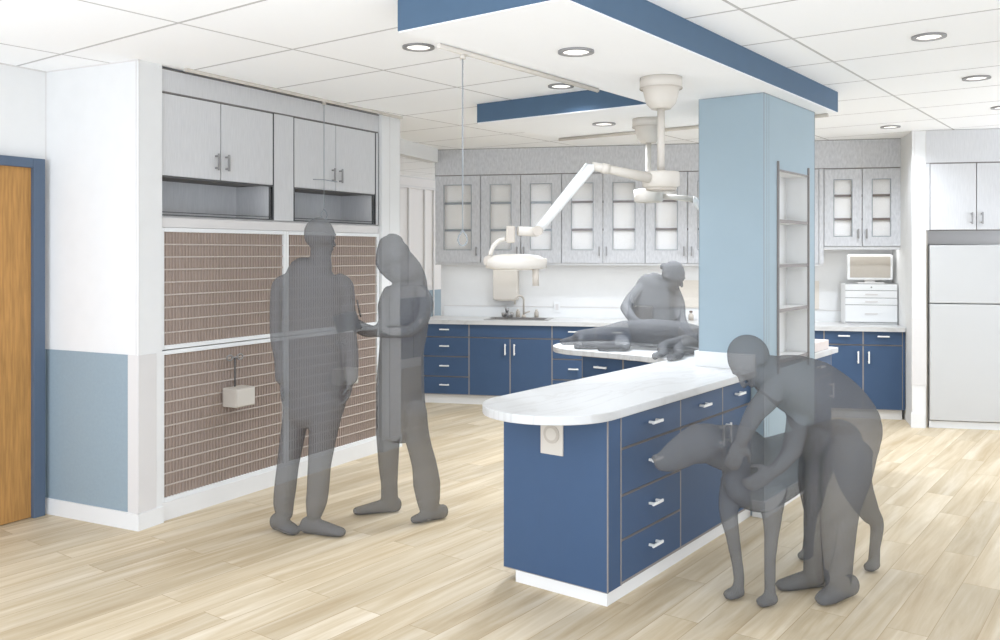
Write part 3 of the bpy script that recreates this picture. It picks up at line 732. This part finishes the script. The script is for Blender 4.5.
MB().tube([k0+Vector((0,0,.012)),k0,k1],[.03,.033,.026],14).build('spring_arm', M['white'], L1)
MB().lathe((k1.x,k1.y-.03,k1.z),[(.028,0),(.028,.06)],18,'Y').build('joint', M['beiged'], L1)
k2, k3 = R(PXY(536,232,Y1-.14)), R(PXY(518,231,Y1-.16))
MB().tube([k2,k3],.026,14).build('lower_arm', M['beige'], L1)
a_, b_ = R(PXY(506,243,Y1-.16)), R(PXY(515,226,Y1-.16))
MB().box(a_.x,b_.x,a_.y-.03,a_.y+.03,a_.z,b_.z).build('swivel_box', M['beiged'], L1, .008)
m = MB(); m.tube([R(PXY(507,239,Y1-.16)),R(PXY(500,240,Y1-.16)),R(PXY(494,245,Y1-.16)),R(PXY(491,252,Y1-.16)),R(PXY(489.5,259,Y1-.16))],.012,12); m.build('yoke', M['beige'], L1)
hc = R(PXY(516,263,Y1-.16))
m = MB(); m.lathe((hc.x,hc.y,hc.z),[(.120,-.036),(.168,-.028),(.172,.004),(.160,.024),(.125,.042),(.06,.050)],44); m.build('lamp_head', M['beige'], L1)
MB().lathe((hc.x,hc.y,hc.z-.038),[(.118,0),(.118,.004)],36).build('lens', M['paleinside'], L1)
kn = R(PXY(489,261,Y1-.16)); MB().lathe((kn.x,kn.y-.055,kn.z),[(.030,0),(.030,.11)],22,'Y').build('pivot_knob', M['beiged'], L1)
kh = R(PXY(543,262,Y1-.16)); MB().box(kh.x-.03,kh.x+.02,kh.y-.03,kh.y+.03,kh.z-.03,kh.z+.022).build('end_block', M['beige'], L1, .005)
hh = R(PXY(535,268,Y1-.16)); MB().lathe((hh.x,hh.y-.10,0),[(.018,PXY(535,285,Y1-.16).z),(.018,hh.z)],18).build('handle', M['beiged'], L1)
Y2 = 6.66
c2 = PXY(648.5,196,Y2)
L2 = thing('surgical_light', 'beige ceiling surgical light behind the first, its arm passing behind the pillar', 'surgical light', WD, c2.x, c2.y, 0)
canopy_pole(L2, c2, 2.10)
MB().lathe((0,0,0),[(.09,2.025),(.108,2.035),(.109,2.115),(.104,2.122),(.03,2.13)],40).build('hub', M['beige'], L2)
def R2(p): return p-Vector((c2.x,c2.y,0))
q0, q1, q2 = R2(PXY(662,196,Y2)), R2(PXY(694,199.5,Y2+.02)), R2(PXY(712,224,Y2+.30))
MB().tube([q0,q1],[.019,.023],12).build('upper_arm', M['beige'], L2)
MB().tube([q1+Vector((-.01,0,0)),q1,q2],[.026,.026,.022],12).build('spring_arm', M['white'], L2)
q3 = R2(PXY(727,225,Y2+.42)); MB().tube([q2,q3,q3-Vector((0,0,.12))],.02,12).build('lower_arm', M['beige'], L2)
MB().lathe((q3.x,q3.y,q3.z-.15),[(.120,-.036),(.158,-.028),(.162,.004),(.150,.024),(.115,.042),(.06,.050)],44).build('lamp_head', M['beige'], L2)
MB().lathe((q3.x,q3.y,q3.z-.19),[(.11,0),(.11,.005)],36).build('lens', M['paleinside'], L2)
MB().lathe((q3.x,q3.y,q3.z-.27),[(.016,0),(.016,.08)],16).build('handle', M['beiged'], L2)

# ------------------------------------------------------------------ figures
class Body:
    """closed blobs fused into one continuous skin"""
    def __init__(s, base): s.m = MB(); s.base = Vector(base)
    def P(s, px, py, Y): return PXY(px, py, Y)
    def ell(s, c, r, ax=None, nu=20, nv=12):
        c = Vector(c); A_ = ax if ax else (Vector((1,0,0)),Vector((0,1,0)),Vector((0,0,1)))
        vs = []; fs = []
        for i in range(1,nv):
            t = math.pi*i/nv
            for k in range(nu):
                a = 2*math.pi*k/nu
                vs.append(c+A_[0]*(r[0]*math.sin(t)*math.cos(a))+A_[1]*(r[1]*math.sin(t)*math.sin(a))+A_[2]*(r[2]*math.cos(t)))
        vs += [c+A_[2]*r[2], c-A_[2]*r[2]]; T_, B_ = len(vs)-2, len(vs)-1
        for i in range(nv-2):
            for k in range(nu): fs.append((i*nu+k,(i+1)*nu+k,(i+1)*nu+(k+1)%nu,i*nu+(k+1)%nu))
        for k in range(nu):
            fs.append((T_,k,(k+1)%nu)); fs.append((B_,(nv-2)*nu+(k+1)%nu,(nv-2)*nu+k))
        s.m.add(vs, fs); return s
    def limb(s, pts, ra, rb=None, side=None, seg=16):
        """tube through pts; ra in the plane across 'side', rb along 'side'"""
        pts = [Vector(p) for p in pts]; rb = rb or ra; n0 = len(s.m.v)
        # resample with catmull-rom for smoothness
        P_ = []; RA = []; RB = []
        n = len(pts)
        for i in range(n-1):
            p0,p1,p2,p3 = pts[max(i-1,0)],pts[i],pts[i+1],pts[min(i+2,n-1)]
            for k in range(4):
                t = k/4
                P_.append(.5*((2*p1)+(p2-p0)*t+(2*p0-5*p1+4*p2-p3)*t*t+(3*p1-p0-3*p2+p3)*t**3))
                RA.append(ra[i]+(ra[i+1]-ra[i])*t); RB.append(rb[i]+(rb[i+1]-rb[i])*t)
        P_.append(pts[-1]); RA.append(ra[-1]); RB.append(rb[-1])
        sd0 = Vector(side) if side else Vector((0,1,0))
        # rounded ends
        d0 = (P_[0]-P_[1]).normalized(); d1 = (P_[-1]-P_[-2]).normalized()
        e0 = [(P_[0]+d0*min(RA[0],RB[0])*math.sin(a), math.cos(a)) for a in (1.35,.9,.45)]
        e1 = [(P_[-1]+d1*min(RA[-1],RB[-1])*math.sin(a), math.cos(a)) for a in (.45,.9,1.35)]
        Q = [e[0] for e in e0]+P_+[e[0] for e in e1]
        qa = [RA[0]*e[1] for e in e0]+RA+[RA[-1]*e[1] for e in e1]; qb = [RB[0]*e[1] for e in e0]+RB+[RB[-1]*e[1] for e in e1]
        vs = []; fs = []
        for i,p in enumerate(Q):
            d = (Q[min(i+1,len(Q)-1)]-Q[max(i-1,0)]).normalized()
            sd = sd0-d*sd0.dot(d)
            if sd.length < .15: sd = d.orthogonal()
            sd.normalize(); up = sd.cross(d)
            for k in range(seg):
                a = 2*math.pi*k/seg; vs.append(p+up*(qa[i]*math.cos(a))+sd*(qb[i]*math.sin(a)))
        for i in range(len(Q)-1):
            for k in range(seg): fs.append((i*seg+k,i*seg+(k+1)%seg,(i+1)*seg+(k+1)%seg,(i+1)*seg+k))
        fs += [tuple(range(seg-1,-1,-1)), tuple((len(Q)-1)*seg+k for k in range(seg))]
        s.m.add(vs, fs); return s
    def stack(s, st, Y):
        """st: (py, pxL, pxR, half depth[, dY]) from top to bottom, horizontal rings"""
        pts=[];ra=[];rb=[]
        for q in st:
            yy = Y+(q[4] if len(q)>4 else 0)
            pts.append(PXY((q[1]+q[2])/2,q[0],yy)); ra.append((q[2]-q[1])/2*yy/F); rb.append(q[3])
        s.limb(pts, ra, rb, side=(0,1,0), seg=24); return s
    def head(s, c, f, up, k=1.0, hair=False):
        c = Vector(c); f = Vector(f).normalized(); up = Vector(up).normalized(); sd = f.cross(up).normalized(); up = sd.cross(f).normalized()
        ax = (sd,f,up)
        s.ell(c+up*.022*k, (.074*k,.092*k,.092*k), ax)
        s.ell(c+f*.022*k-up*.045*k, (.056*k,.062*k,.070*k), ax)
        s.ell(c+f*.058*k-up*.092*k, (.026*k,.024*k,.020*k), ax,12,8)           # chin
        s.limb([c+f*.084*k+up*.012*k, c+f*.100*k-up*.012*k, c+f*.108*k-up*.032*k],[.008*k,.011*k,.013*k],[.008*k,.012*k,.016*k],side=sd,seg=10)  # nose
        s.ell(c+f*.086*k-up*.060*k, (.025*k,.011*k,.008*k), ax,12,8)            # lips
        s.ell(c+f*.084*k+up*.030*k, (.045*k,.012*k,.009*k), ax,14,8)            # brow
        for q in (-1,1):
            s.ell(c+f*.079*k+sd*.030*k*q+up*.008*k, (.013*k,.010*k,.008*k), ax,10,6)   # eyes
            s.ell(c+sd*.076*k*q-f*.004*k-up*.002*k, (.009*k,.020*k,.031*k), ax,12,8)    # ears
        if hair: s.ell(c-f*.012*k+up*.030*k, (.082*k,.092*k,.094*k), ax)
        return s
    def hand(s, w, d, nrm, curl=.35, thumb=1, k=1.0):
        w = Vector(w); d = Vector(d).normalized(); nrm = Vector(nrm); nrm = (nrm-d*nrm.dot(d)).normalized(); sd = d.cross(nrm).normalized()*thumb
        s.limb([w, w+d*.045*k, w+d*.085*k],[.026*k,.038*k,.038*k],[.020*k,.016*k,.013*k],side=nrm,seg=14)
        for i,(o,L) in enumerate(((.030,.072),(.010,.082),(-.010,.076),(-.029,.060))):
            p = w+d*.085*k+sd*o*k; dd = d.copy(); pts=[p]; 
            for j,fr_ in enumerate((.45,.32,.23)):
                a = curl*(j+.6); dd = (d*math.cos(a)+nrm*math.sin(a)); pts.append(pts[-1]+dd*L*fr_*k)
            s.limb(pts,[.0095*k,.0088*k,.008*k,.007*k],seg=10)
        t0 = w+d*.030*k+sd*.028*k; t1 = t0+(d*.6+sd*.7+nrm*.2).normalized()*.038*k; t2 = t1+(d*.9+sd*.25+nrm*.35).normalized()*.034*k
        s.limb([t0,t1,t2],[.013*k,.011*k,.009*k],seg=10)
        return s
    def shoe(s, heel, toe, w=.048, h=.085):
        heel = Vector(heel); toe = Vector(toe); d = (toe-heel); L = d.length; d.normalize(); sd = Vector((-d.y,d.x,0)).normalized(); z = Vector((0,0,1))
        pts=[heel+d*L*t+z*q for t,q in ((.10,h*.50),(.32,h*.48),(.55,h*.40),(.75,h*.32),(.92,h*.28))]
        s.limb(pts,[h*.5,h*.48,h*.40,h*.32,h*.26],[w*.72,w*.78,w*.9,w*.98,w*.72],side=sd,seg=16)
        return s
    def done(s, name, label, cat, vox=.008, m='ghost', smooth=4, group=None):
        me = bpy.data.meshes.new('tmp'); me.from_pydata([tuple(Vector(v)-s.base) for v in s.m.v], [], s.m.f)
        b = bmesh.new(); b.from_mesh(me); bmesh.ops.recalc_face_normals(b, faces=b.faces); b.to_mesh(me); b.free()
        o = bpy.data.objects.new('tmp', me); COL.objects.link(o)
        r = o.modifiers.new('r','REMESH'); r.mode = 'VOXEL'; r.voxel_size = vox; r.adaptivity = 0
        sm = o.modifiers.new('s','SMOOTH'); sm.factor = .5; sm.iterations = smooth
        dg = bpy.context.evaluated_depsgraph_get(); ev = o.evaluated_get(dg)
        nm = bpy.data.meshes.new_from_object(ev)
        bpy.data.objects.remove(o); nm.name = name; nm.materials.clear(); nm.materials.append(M[m])
        nm.polygons.foreach_set('use_smooth', [True]*len(nm.polygons))
        ob = bpy.data.objects.new(name, nm); COL.objects.link(ob); ob.location = s.base
        ob['label'] = label; ob['category'] = cat
        if group: ob['group'] = group
        return ob
EX, EY, EZ = Vector((1,0,0)), Vector((0,1,0)), Vector((0,0,1))

# --- the tall person in front of the cages
Y = 5.26
b = Body((PXY(310,532,5.26).x, 5.26, 0))
b.stack([(263,313,330,.055),(267,300,338,.080),(271,290,344,.10),(278,285,346,.115),(290,284,346,.122),(315,284,346,.125),(345,283,347,.125),(372,281,347,.13),(392,282,347,.13),(408,283,344.5,.125)], Y)
b.limb([PXY(321,268,Y),PXY(320.5,256,Y),PXY(320.5,248,Y)],[.066,.060,.058],[.06,.058,.058])
b.head(PXY(320.5,239,Y), (.55,.8,-.02), EZ, 1.02, True)
b.limb([PXY(288,279,Y),PXY(280.5,286,Y),PXY(277.3,305,Y-.01),PXY(277.8,338,Y-.02),PXY(281,358,Y-.05),PXY(281.5,378,Y-.07)],[.035,.052,.043,.044,.040,.037],[.05,.058,.052,.048,.044,.04])
b.hand(PXY(283,384,Y-.07),(.02,-.05,-1),(1,0,0),.45,1,.95)
b.limb([PXY(340,279,Y),PXY(346,286,Y),PXY(348,305,Y),PXY(349.3,335,Y-.02),PXY(351.5,358,Y-.04),PXY(351.5,378,Y-.05)],[.035,.045,.043,.044,.042,.038],[.05,.058,.052,.048,.044,.04])
b.hand(PXY(350.5,380,Y-.05),(-.12,-.05,-1),(-1,0,0),.40,-1,.98)
b.stack([(402,283,310,.11),(418,283,308.6,.105),(437,280.5,304.5,.09),(465,277.2,298.8,.075),(489,274.3,296,.072),(503,273.6,294,.068),(513,276,293,.06)], Y+.05)
b.stack([(402,309,344,.115),(418,309,341,.108),(437,309,336.5,.09),(465,308,331,.075),(489,307,329,.072),(502,305.8,327,.068),(512,306.5,323,.06)], Y-.03)
b.shoe(PXY(273.5,529,Y+.07)+EZ*0, Vector((PXY(302,529,Y+.07).x, Y-.08, 0)), .052, .10)
b.shoe(Vector((PXY(302,533,Y-.02).x,Y-.02,0)), Vector((PXY(347,533,Y-.02).x,Y-.10,0)), .052, .10)
b.done('person','tall person in a jacket standing with arms down in front of the cages','person')

# --- the person writing on a clipboard
Y = 5.56
b = Body((PXY(408,515,5.56).x, 5.56, 0))
b.stack([(284,396,421,.06),(289,388,428,.09),(297,383.5,430,.105),(310,381,430,.112),(328,380.5,428,.112),(348,379.5,424,.105),(368,377.5,424,.12),(390,376,424.5,.13),(410,376,426,.13),(424,376.5,427.5,.12)], Y)
b.limb([PXY(409,288,Y),PXY(405,277,Y-.01),PXY(401,268,Y-.02)],[.062,.058,.06],[.055,.05,.05])
b.head(PXY(393,258,Y-.03), (-.75,-.25,-.52), (-.35,-.1,.85), 1.0, False)
# long hair
b.stack([(238.5,386,403.5,.03),(242,380,407.5,.075),(246,378,408.5,.088),(256,375.5,411.5,.095),(264,378.5,413.5,.092),(269,384,416,.088),(274,393,420,.085)], Y)
b.limb([PXY(402,262,Y+.03),PXY(411,272,Y+.05),PXY(417,283,Y+.07),PXY(421,297,Y+.09)],[.085,.08,.066,.045],[.07,.07,.06,.04])
b.limb([PXY(379,256,Y-.06),PXY(378.3,264,Y-.07),PXY(382,272,Y-.08)],[.018,.018,.010],seg=10)
# near arm: shoulder, elbow at back, forearm forward to the clipboard
b.limb([PXY(421,292,Y-.07),PXY(426,303,Y-.10),PXY(421,322,Y-.13),PXY(410,331,Y-.16)],[.046,.048,.042,.038])
b.limb([PXY(410,331,Y-.16),PXY(395,332,Y-.15),PXY(376,331.5,Y-.11),PXY(366,328,Y-.08)],[.038,.038,.034,.028])
b.hand(PXY(366,327,Y-.08),(-1,-.05,.50),(-.3,.4,-.8),.42,1,.98)
b.limb([PXY(389,292,Y+.02),PXY(384.5,305,Y-.02),PXY(384,322,Y-.06),PXY(378,331,Y-.12)],[.04,.042,.038,.035])
b.limb([PXY(378,331,Y-.12),PXY(366,332,Y-.06),PXY(356,328,Y-.03)],[.034,.032,.026])
b.hand(PXY(356,328,Y-.03),(-1,-.05,.22),(0,-.1,1),.30,-1,.95)
b.stack([(412,376,401,.11),(430,376,400.5,.10),(445,377,399.5,.085),(464,378.5,398.5,.075),(483,381,397.5,.068),(497,381,398,.055)], Y+.10)
b.stack([(412,402,427,.11),(424,402.5,428,.105),(436,404.5,429.5,.10),(450,408.5,432.5,.09),(466,412,437,.08),(484,413,440.5,.077),(500,416.5,440,.068),(512,420.5,437,.055)], Y-.06)
b.shoe(Vector((PXY(401.5,510,Y+.12).x,Y+.12,0)), Vector((PXY(355,510,Y+.12).x,Y+.03,0)), .045, .095)
b.shoe(Vector((PXY(446,520,Y-.10).x,Y-.02,0)), Vector((PXY(412,522,Y-.12).x,Y-.15,0)), .045, .09)
b.done('person','long-haired person looking down and writing, standing beside the tall person','person')
cbp = thing('clipboard', 'grey clipboard held by the writing person', 'clipboard', WD, *(PXY(347,322,Y+.0)))
cbp.rotation_euler = (math.radians(24), math.radians(-12), .25)
MB().box(-.075,.075,-.11,.11,-.0025,.0025).build('board', M['ghost'], cbp); MB().box(-.03,.03,.088,.11,.0025,.010).build('clip', M['ghost'], cbp)
pe = MB().tube([PXY(360.5,317,Y-.09),PXY(357,300,Y-.10)],[.0055,.0045],8).build('pen', M['ghost']); pe['label']='thin grey pen in the hand of the writing person'; pe['category']='pen'

# --- the vet behind the counter wing, leaning over the lying dog
Y = 7.42
b = Body((1.33,7.50,0))
b.stack([(282,646,672,.06),(286,637,676,.09),(293,632.5,678,.11),(303,628,680,.12),(314,627,681,.12),(326,628,680,.125),(345,634,675,.125),(362,634,675,.12)], Y)
b.limb([PXY(666,288,Y-.02),PXY(669,281,Y-.04),PXY(671,275,Y-.06)],[.06,.055,.055])
b.head(PXY(672.8,276.5,Y-.07), (.62,-.6,-.42), (.25,-.15,.9), 1.04, True)
b.limb([PXY(669,268,Y-.03),PXY(663.5,266,Y),PXY(662,267.5,Y+.01)],[.04,.026,.018])
b.limb([PXY(640,289,Y-.03),PXY(631,299,Y-.10),PXY(625.5,308,Y-.16)],[.050,.048,.044])
b.limb([PXY(625.5,308,Y-.16),PXY(632,318,Y-.28),PXY(642,325,Y-.40)],[.044,.038,.028])
b.hand(PXY(642,325,Y-.40),(.5,-.6,-.35),(0,0,-1),.4,-1)
b.limb([PXY(674,290,Y-.03),PXY(679.5,303,Y-.07),PXY(680.5,316,Y-.12)],[.048,.044,.042])
b.limb([PXY(680.5,316,Y-.12),PXY(684,325,Y-.26),PXY(690,333,Y-.42)],[.042,.036,.028])
b.hand(PXY(690,333,Y-.42),(.5,-.7,-.3),(0,0,-1),.4,1)
for q in (-1,1):
    b.limb([(1.33+q*.09,7.50,.95),(1.33+q*.10,7.50,.50),(1.33+q*.10,7.53,.10)],[.085,.062,.045])
    b.shoe(Vector((1.33+q*.10,7.60,0)),Vector((1.33+q*.12,7.33,0)),.048,.09)
b.done('person','person leaning over the lying dog behind the short counter wing','person')

# --- the dog lying on the counter wing
def D(u, v, z): return IS.w(u, .62+(v-.62)*.91, z)
b = Body(tuple(D(.62,1.2,.914)))
tz = .914
b.limb([D(.70,.70,tz+.10),D(.74,.95,tz+.115),D(.72,1.22,tz+.118),D(.66,1.42,tz+.112),D(.58,1.53,tz+.10)],[.08,.105,.11,.10,.075],[.10,.125,.13,.11,.08],side=tuple(IS.ex)+(0,))
b.limb([D(.70,.72,tz+.10),D(.60,.72,tz+.085),D(.56,.83,tz+.075)],[.085,.085,.06],[.085,.08,.06])      # haunch
b.limb([D(.58,1.50,tz+.10),D(.50,1.60,tz+.085),D(.46,1.68,tz+.078)],[.085,.075,.068])                    # neck
b.ell(D(.45,1.70,tz+.075),(.072,.08,.066),(Vector(tuple(IS.ex)+(0,)),Vector(tuple(IS.ey)+(0,)),EZ))   # skull
b.limb([D(.43,1.74,tz+.062),D(.41,1.82,tz+.048),D(.405,1.86,tz+.042)],[.042,.032,.026],[.038,.030,.026]) # muzzle
b.ell(D(.405,1.885,tz+.046),(.014,.014,.011))
for q in (-1,1): b.limb([D(.45+q*.05,1.68,tz+.10),D(.44+q*.075,1.66,tz+.07),D(.44+q*.08,1.68,tz+.035)],[.012,.022,.012],[.008,.01,.007])
# front legs
b.limb([D(.62,1.45,tz+.08),D(.50,1.38,tz+.045),D(.40,1.50,tz+.030),D(.37,1.64,tz+.024),D(.365,1.70,tz+.022)],[.055,.038,.026,.022,.026],[.055,.035,.024,.02,.022])
b.limb([D(.58,1.40,tz+.06),D(.46,1.28,tz+.034),D(.37,1.34,tz+.026),D(.345,1.46,tz+.022)],[.05,.032,.024,.026],[.045,.030,.022,.020])
# hind legs stretched toward the viewer
b.limb([D(.58,.80,tz+.07),D(.42,.92,tz+.05),D(.30,.86,tz+.034),D(.18,.84,tz+.026),D(.13,.84,tz+.022)],[.075,.05,.028,.023,.028],[.07,.045,.028,.022,.022])
b.limb([D(.58,.74,tz+.06),D(.40,.78,tz+.045),D(.26,.70,tz+.03),D(.15,.70,tz+.024),D(.10,.70,tz+.022)],[.07,.046,.028,.023,.028],[.06,.042,.026,.022,.022])
b.limb([D(.74,.66,tz+.07),D(.82,.62,tz+.04),D(.95,.66,tz+.022),D(1.0,.78,tz+.02)],[.025,.02,.015,.009])  # tail
b.done('dog','large dog lying on its side on the short counter wing','dog',.009)

# --- the big dog standing in front of the island
f0 = Vector((1.18,4.24,0)); r0 = Vector((1.79,4.72,0)); ax = (r0-f0).normalized(); pr = Vector((ax.y,-ax.x,0))
def G_(t, q, z): return f0+ax*t+pr*q+EZ*z
b = Body(tuple(f0+ax*.4))
S_ = tuple(pr)
b.limb([G_(-.05,0,.60),G_(.10,0,.575),G_(.35,0,.60),G_(.60,0,.655),G_(.80,0,.65),G_(.88,0,.62)],[.13,.180,.155,.105,.115,.085],[.09,.125,.12,.095,.11,.08],side=S_,seg=24)
Yh = 4.16
b.limb([G_(.03,0,.64),PXY(741,452,4.20),PXY(722,447,4.19),PXY(709,444,Yh)],[.145,.125,.105,.09],[.10,.09,.08,.075],side=S_,seg=20)   # neck
b.limb([PXY(709,442,Yh),PXY(698,444,Yh-.02),PXY(686,448,Yh-.04)],[.088,.094,.075],[.085,.08,.065],seg=20)   # skull
b.limb([PXY(688,448,Yh-.03),PXY(675,456,Yh-.06),PXY(666,460.5,Yh-.08),PXY(661,462,Yh-.085)],[.082,.070,.055,.043],[.055,.044,.038,.034],seg=18)   # muzzle
b.ell(PXY(656,458,Yh-.10),(.022,.022,.018))
for q in (-1,1):
    e_ = PXY(706,432,Yh)+pr*.07*q
    b.limb([e_,e_+pr*.022*q+Vector((.02,0,-.05)),e_+pr*.02*q+Vector((.035,0,-.105))],[.014,.036,.014],[.010,.012,.008],side=S_)
    b.ell(PXY(684,440,Yh-.04)+pr*.05*q,(.012,.012,.010))
# legs, near and far
pf = [Vector((PXY(735,598,4.257).x,4.257,0)), Vector((PXY(768,605,4.17).x,4.17,0))]
for k,(p,top,xs) in enumerate(((pf[0],G_(.02,-.08,.52),((728.5,508),(732.5,535),(737,562),(739,580))),(pf[1],G_(.06,.08,.52),((772,515),(771.5,535),(770,560),(770,585))))):
    Yp = p.y
    b.limb([top,PXY(*xs[0],Yp+.02),PXY(*xs[1],Yp+.01),PXY(*xs[2],Yp),PXY(*xs[3],Yp),Vector((p.x+.01,Yp,.035))],[.085,.048,.034,.027,.026,.028],[.075,.042,.032,.027,.026,.03])
    b.limb([Vector((p.x+.015,Yp,.032)),Vector((p.x-.035,Yp-.03,.026))],[.030,.024],[.036,.036])
hr = [(Vector((1.945,4.63,0)),.085),(Vector((1.66,4.80,0)),-.085)]
for p,q in hr:
    b.limb([G_(.76,q,.60),G_(.72,q*1.1,.45)*.7+(p+EZ*.45)*.3,p*.75+G_(.8,q,0)*.25+EZ*.30-ax*.0,p+ax*.03+EZ*.235,p+ax*.01+EZ*.12,p+EZ*.04],[.115,.085,.055,.036,.028,.03],[.085,.07,.045,.032,.027,.03])
    b.limb([p+EZ*.03,p-ax*.045+EZ*.025],[.028,.024],[.034,.034])
b.limb([G_(.90,0,.68),G_(.98,0,.58),G_(1.0,0,.44),G_(1.0,0,.34)],[.03,.022,.016,.009])
b.done('dog','large dog standing in profile beside the island with its head at the drawers','dog',.009)

# --- the person bending over it
Y = 4.27
b = Body((1.55,4.2,0))
side = (0,1,0)
hip = PXY(853,428,4.24); sh_ = PXY(791,378,4.16)
b.limb([PXY(772,376,4.20),PXY(789,382,4.18),PXY(812,392,4.18),PXY(834,406,4.2),PXY(850,424,4.22),PXY(853,440,4.24)],[.10,.135,.155,.15,.14,.12],[.15,.18,.16,.14,.155,.14],side=side,seg=24)
b.limb([PXY(800,392,4.22),PXY(815,415,4.24),PXY(828,440,4.26),PXY(834,470,4.27)],[.10,.13,.14,.12],[.12,.13,.12,.10],side=side)
b.limb([PXY(778,372,4.18),PXY(766,368,4.16),PXY(758,364,4.15)],[.075,.062,.058])
b.head(PXY(752,362,4.14), (-.62,-.25,-.72), (-.66,.05,.66), 1.06, True)
b.limb([PXY(742,349,4.16),PXY(737,346,4.16)],[.032,.022])
# near arm straight down along the neck of the dog, far arm around it
b.limb([PXY(776,385,4.08),PXY(768,398,4.03),PXY(757,410,4.0)],[.062,.055,.048])
b.limb([PXY(757,410,4.0),PXY(749,424,3.99),PXY(742,440,3.99)],[.047,.040,.030])
b.hand(PXY(742,440,3.99),(-.35,.15,-1),(.2,1,0),.35,1)
b.limb([PXY(800,392,4.20),PXY(797,425,4.10),PXY(792,450,4.06)],[.06,.05,.045])
b.limb([PXY(792,450,4.06),PXY(783,462,4.04),PXY(775,470,4.04)],[.043,.036,.03])
b.hand(PXY(775,470,4.04),(-.8,0,-.5),(0,1,0),.3,-1)
fA = Vector((1.62,4.24,0)); fB = Vector((1.50,4.36,0))
b.limb([PXY(851,438,4.18),PXY(846,475,4.13),PXY(840,510,4.14),PXY(838,548,4.18),PXY(838,580,4.22)],[.135,.115,.088,.075,.062],[.11,.10,.08,.07,.06],side=side,seg=20)
b.limb([PXY(842,438,4.24),PXY(828,475,4.24),PXY(822,510,4.27),PXY(819,548,4.32),PXY(815,575,4.34)],[.12,.11,.085,.072,.055],[.10,.095,.08,.07,.055],side=side,seg=20)
b.shoe(Vector((PXY(858,590,4.26).x,4.30,0)),Vector((PXY(817,600,4.18).x,4.15,0)),.055,.105)
b.shoe(Vector((PXY(829,585,4.38).x,4.40,0)),Vector((PXY(776,588,4.36).x,4.34,0)),.050,.10)
b.done('person','person bending forward over the standing dog at the right of the island','person')
# ------------------------------------------------------------------ light
w = bpy.data.worlds.new('daylight'); SC.world = w; w.use_nodes = True
bg = w.node_tree.nodes['Background']; bg.inputs[0].default_value = (.90,.985,1.12,1); bg.inputs[1].default_value = 2.45
def area(name, loc, rot, sx, sy, e, col=(.95,.98,1.02)):
    l = bpy.data.lights.new(name, 'AREA'); l.shape = 'RECTANGLE'; l.size = sx; l.size_y = sy; l.energy = e; l.color = col
    o = bpy.data.objects.new(name, l); COL.objects.link(o); o.location = loc; o.rotation_euler = rot; return o
for i,(x,y,z) in enumerate(LG):  # beams of the visible downlights and of the added hidden ones
    l = bpy.data.lights.new('downlight_beam','SPOT'); l.energy = (34,20,110,175,22,36,80,52,140,125,90)[i]; l.spot_size = math.radians(150); l.spot_blend = 1; l.shadow_soft_size = .09; l.color = (.90,.98,1.10)
    o = bpy.data.objects.new('downlight_beam', l); COL.objects.link(o); o.location = (x,y,z-.03)
# unseen strip lights added under the wall cabinets to brighten the back
for x0,x1,zz_ in ((X2(437),X2(640),zb),(X2(645),X2(815),zb),(X2(826),X2(899),zb2)):
    q_ = BK.w((x0+x1)/2, UY+.12, zz_-.01); area('added_under_strip', q_, (0,0,BK.a), x1-x0, .04, 1.5*(x1-x0))
#area('window_light', (-1.5,-2.6,1.5), (math.radians(90),0,0), 8, 2.4, 260)

# ------------------------------------------------------------------ camera
cd = bpy.data.cameras.new('camera'); cam = bpy.data.objects.new('camera', cd); COL.objects.link(cam)
cam.location = (0,0,EYE); cam.rotation_euler = (math.radians(90),0,0)
cd.sensor_width = 36; cd.lens = F/1000*36; cd.shift_y = -(320-HZ)/1000; cd.clip_start = .05
SC.camera = cam
SC.view_settings.view_transform = 'Standard'; SC.view_settings.look = 'None'; SC.view_settings.gamma = 1; SC.view_settings.exposure = 0.15
SC.view_settings.use_curve_mapping = False
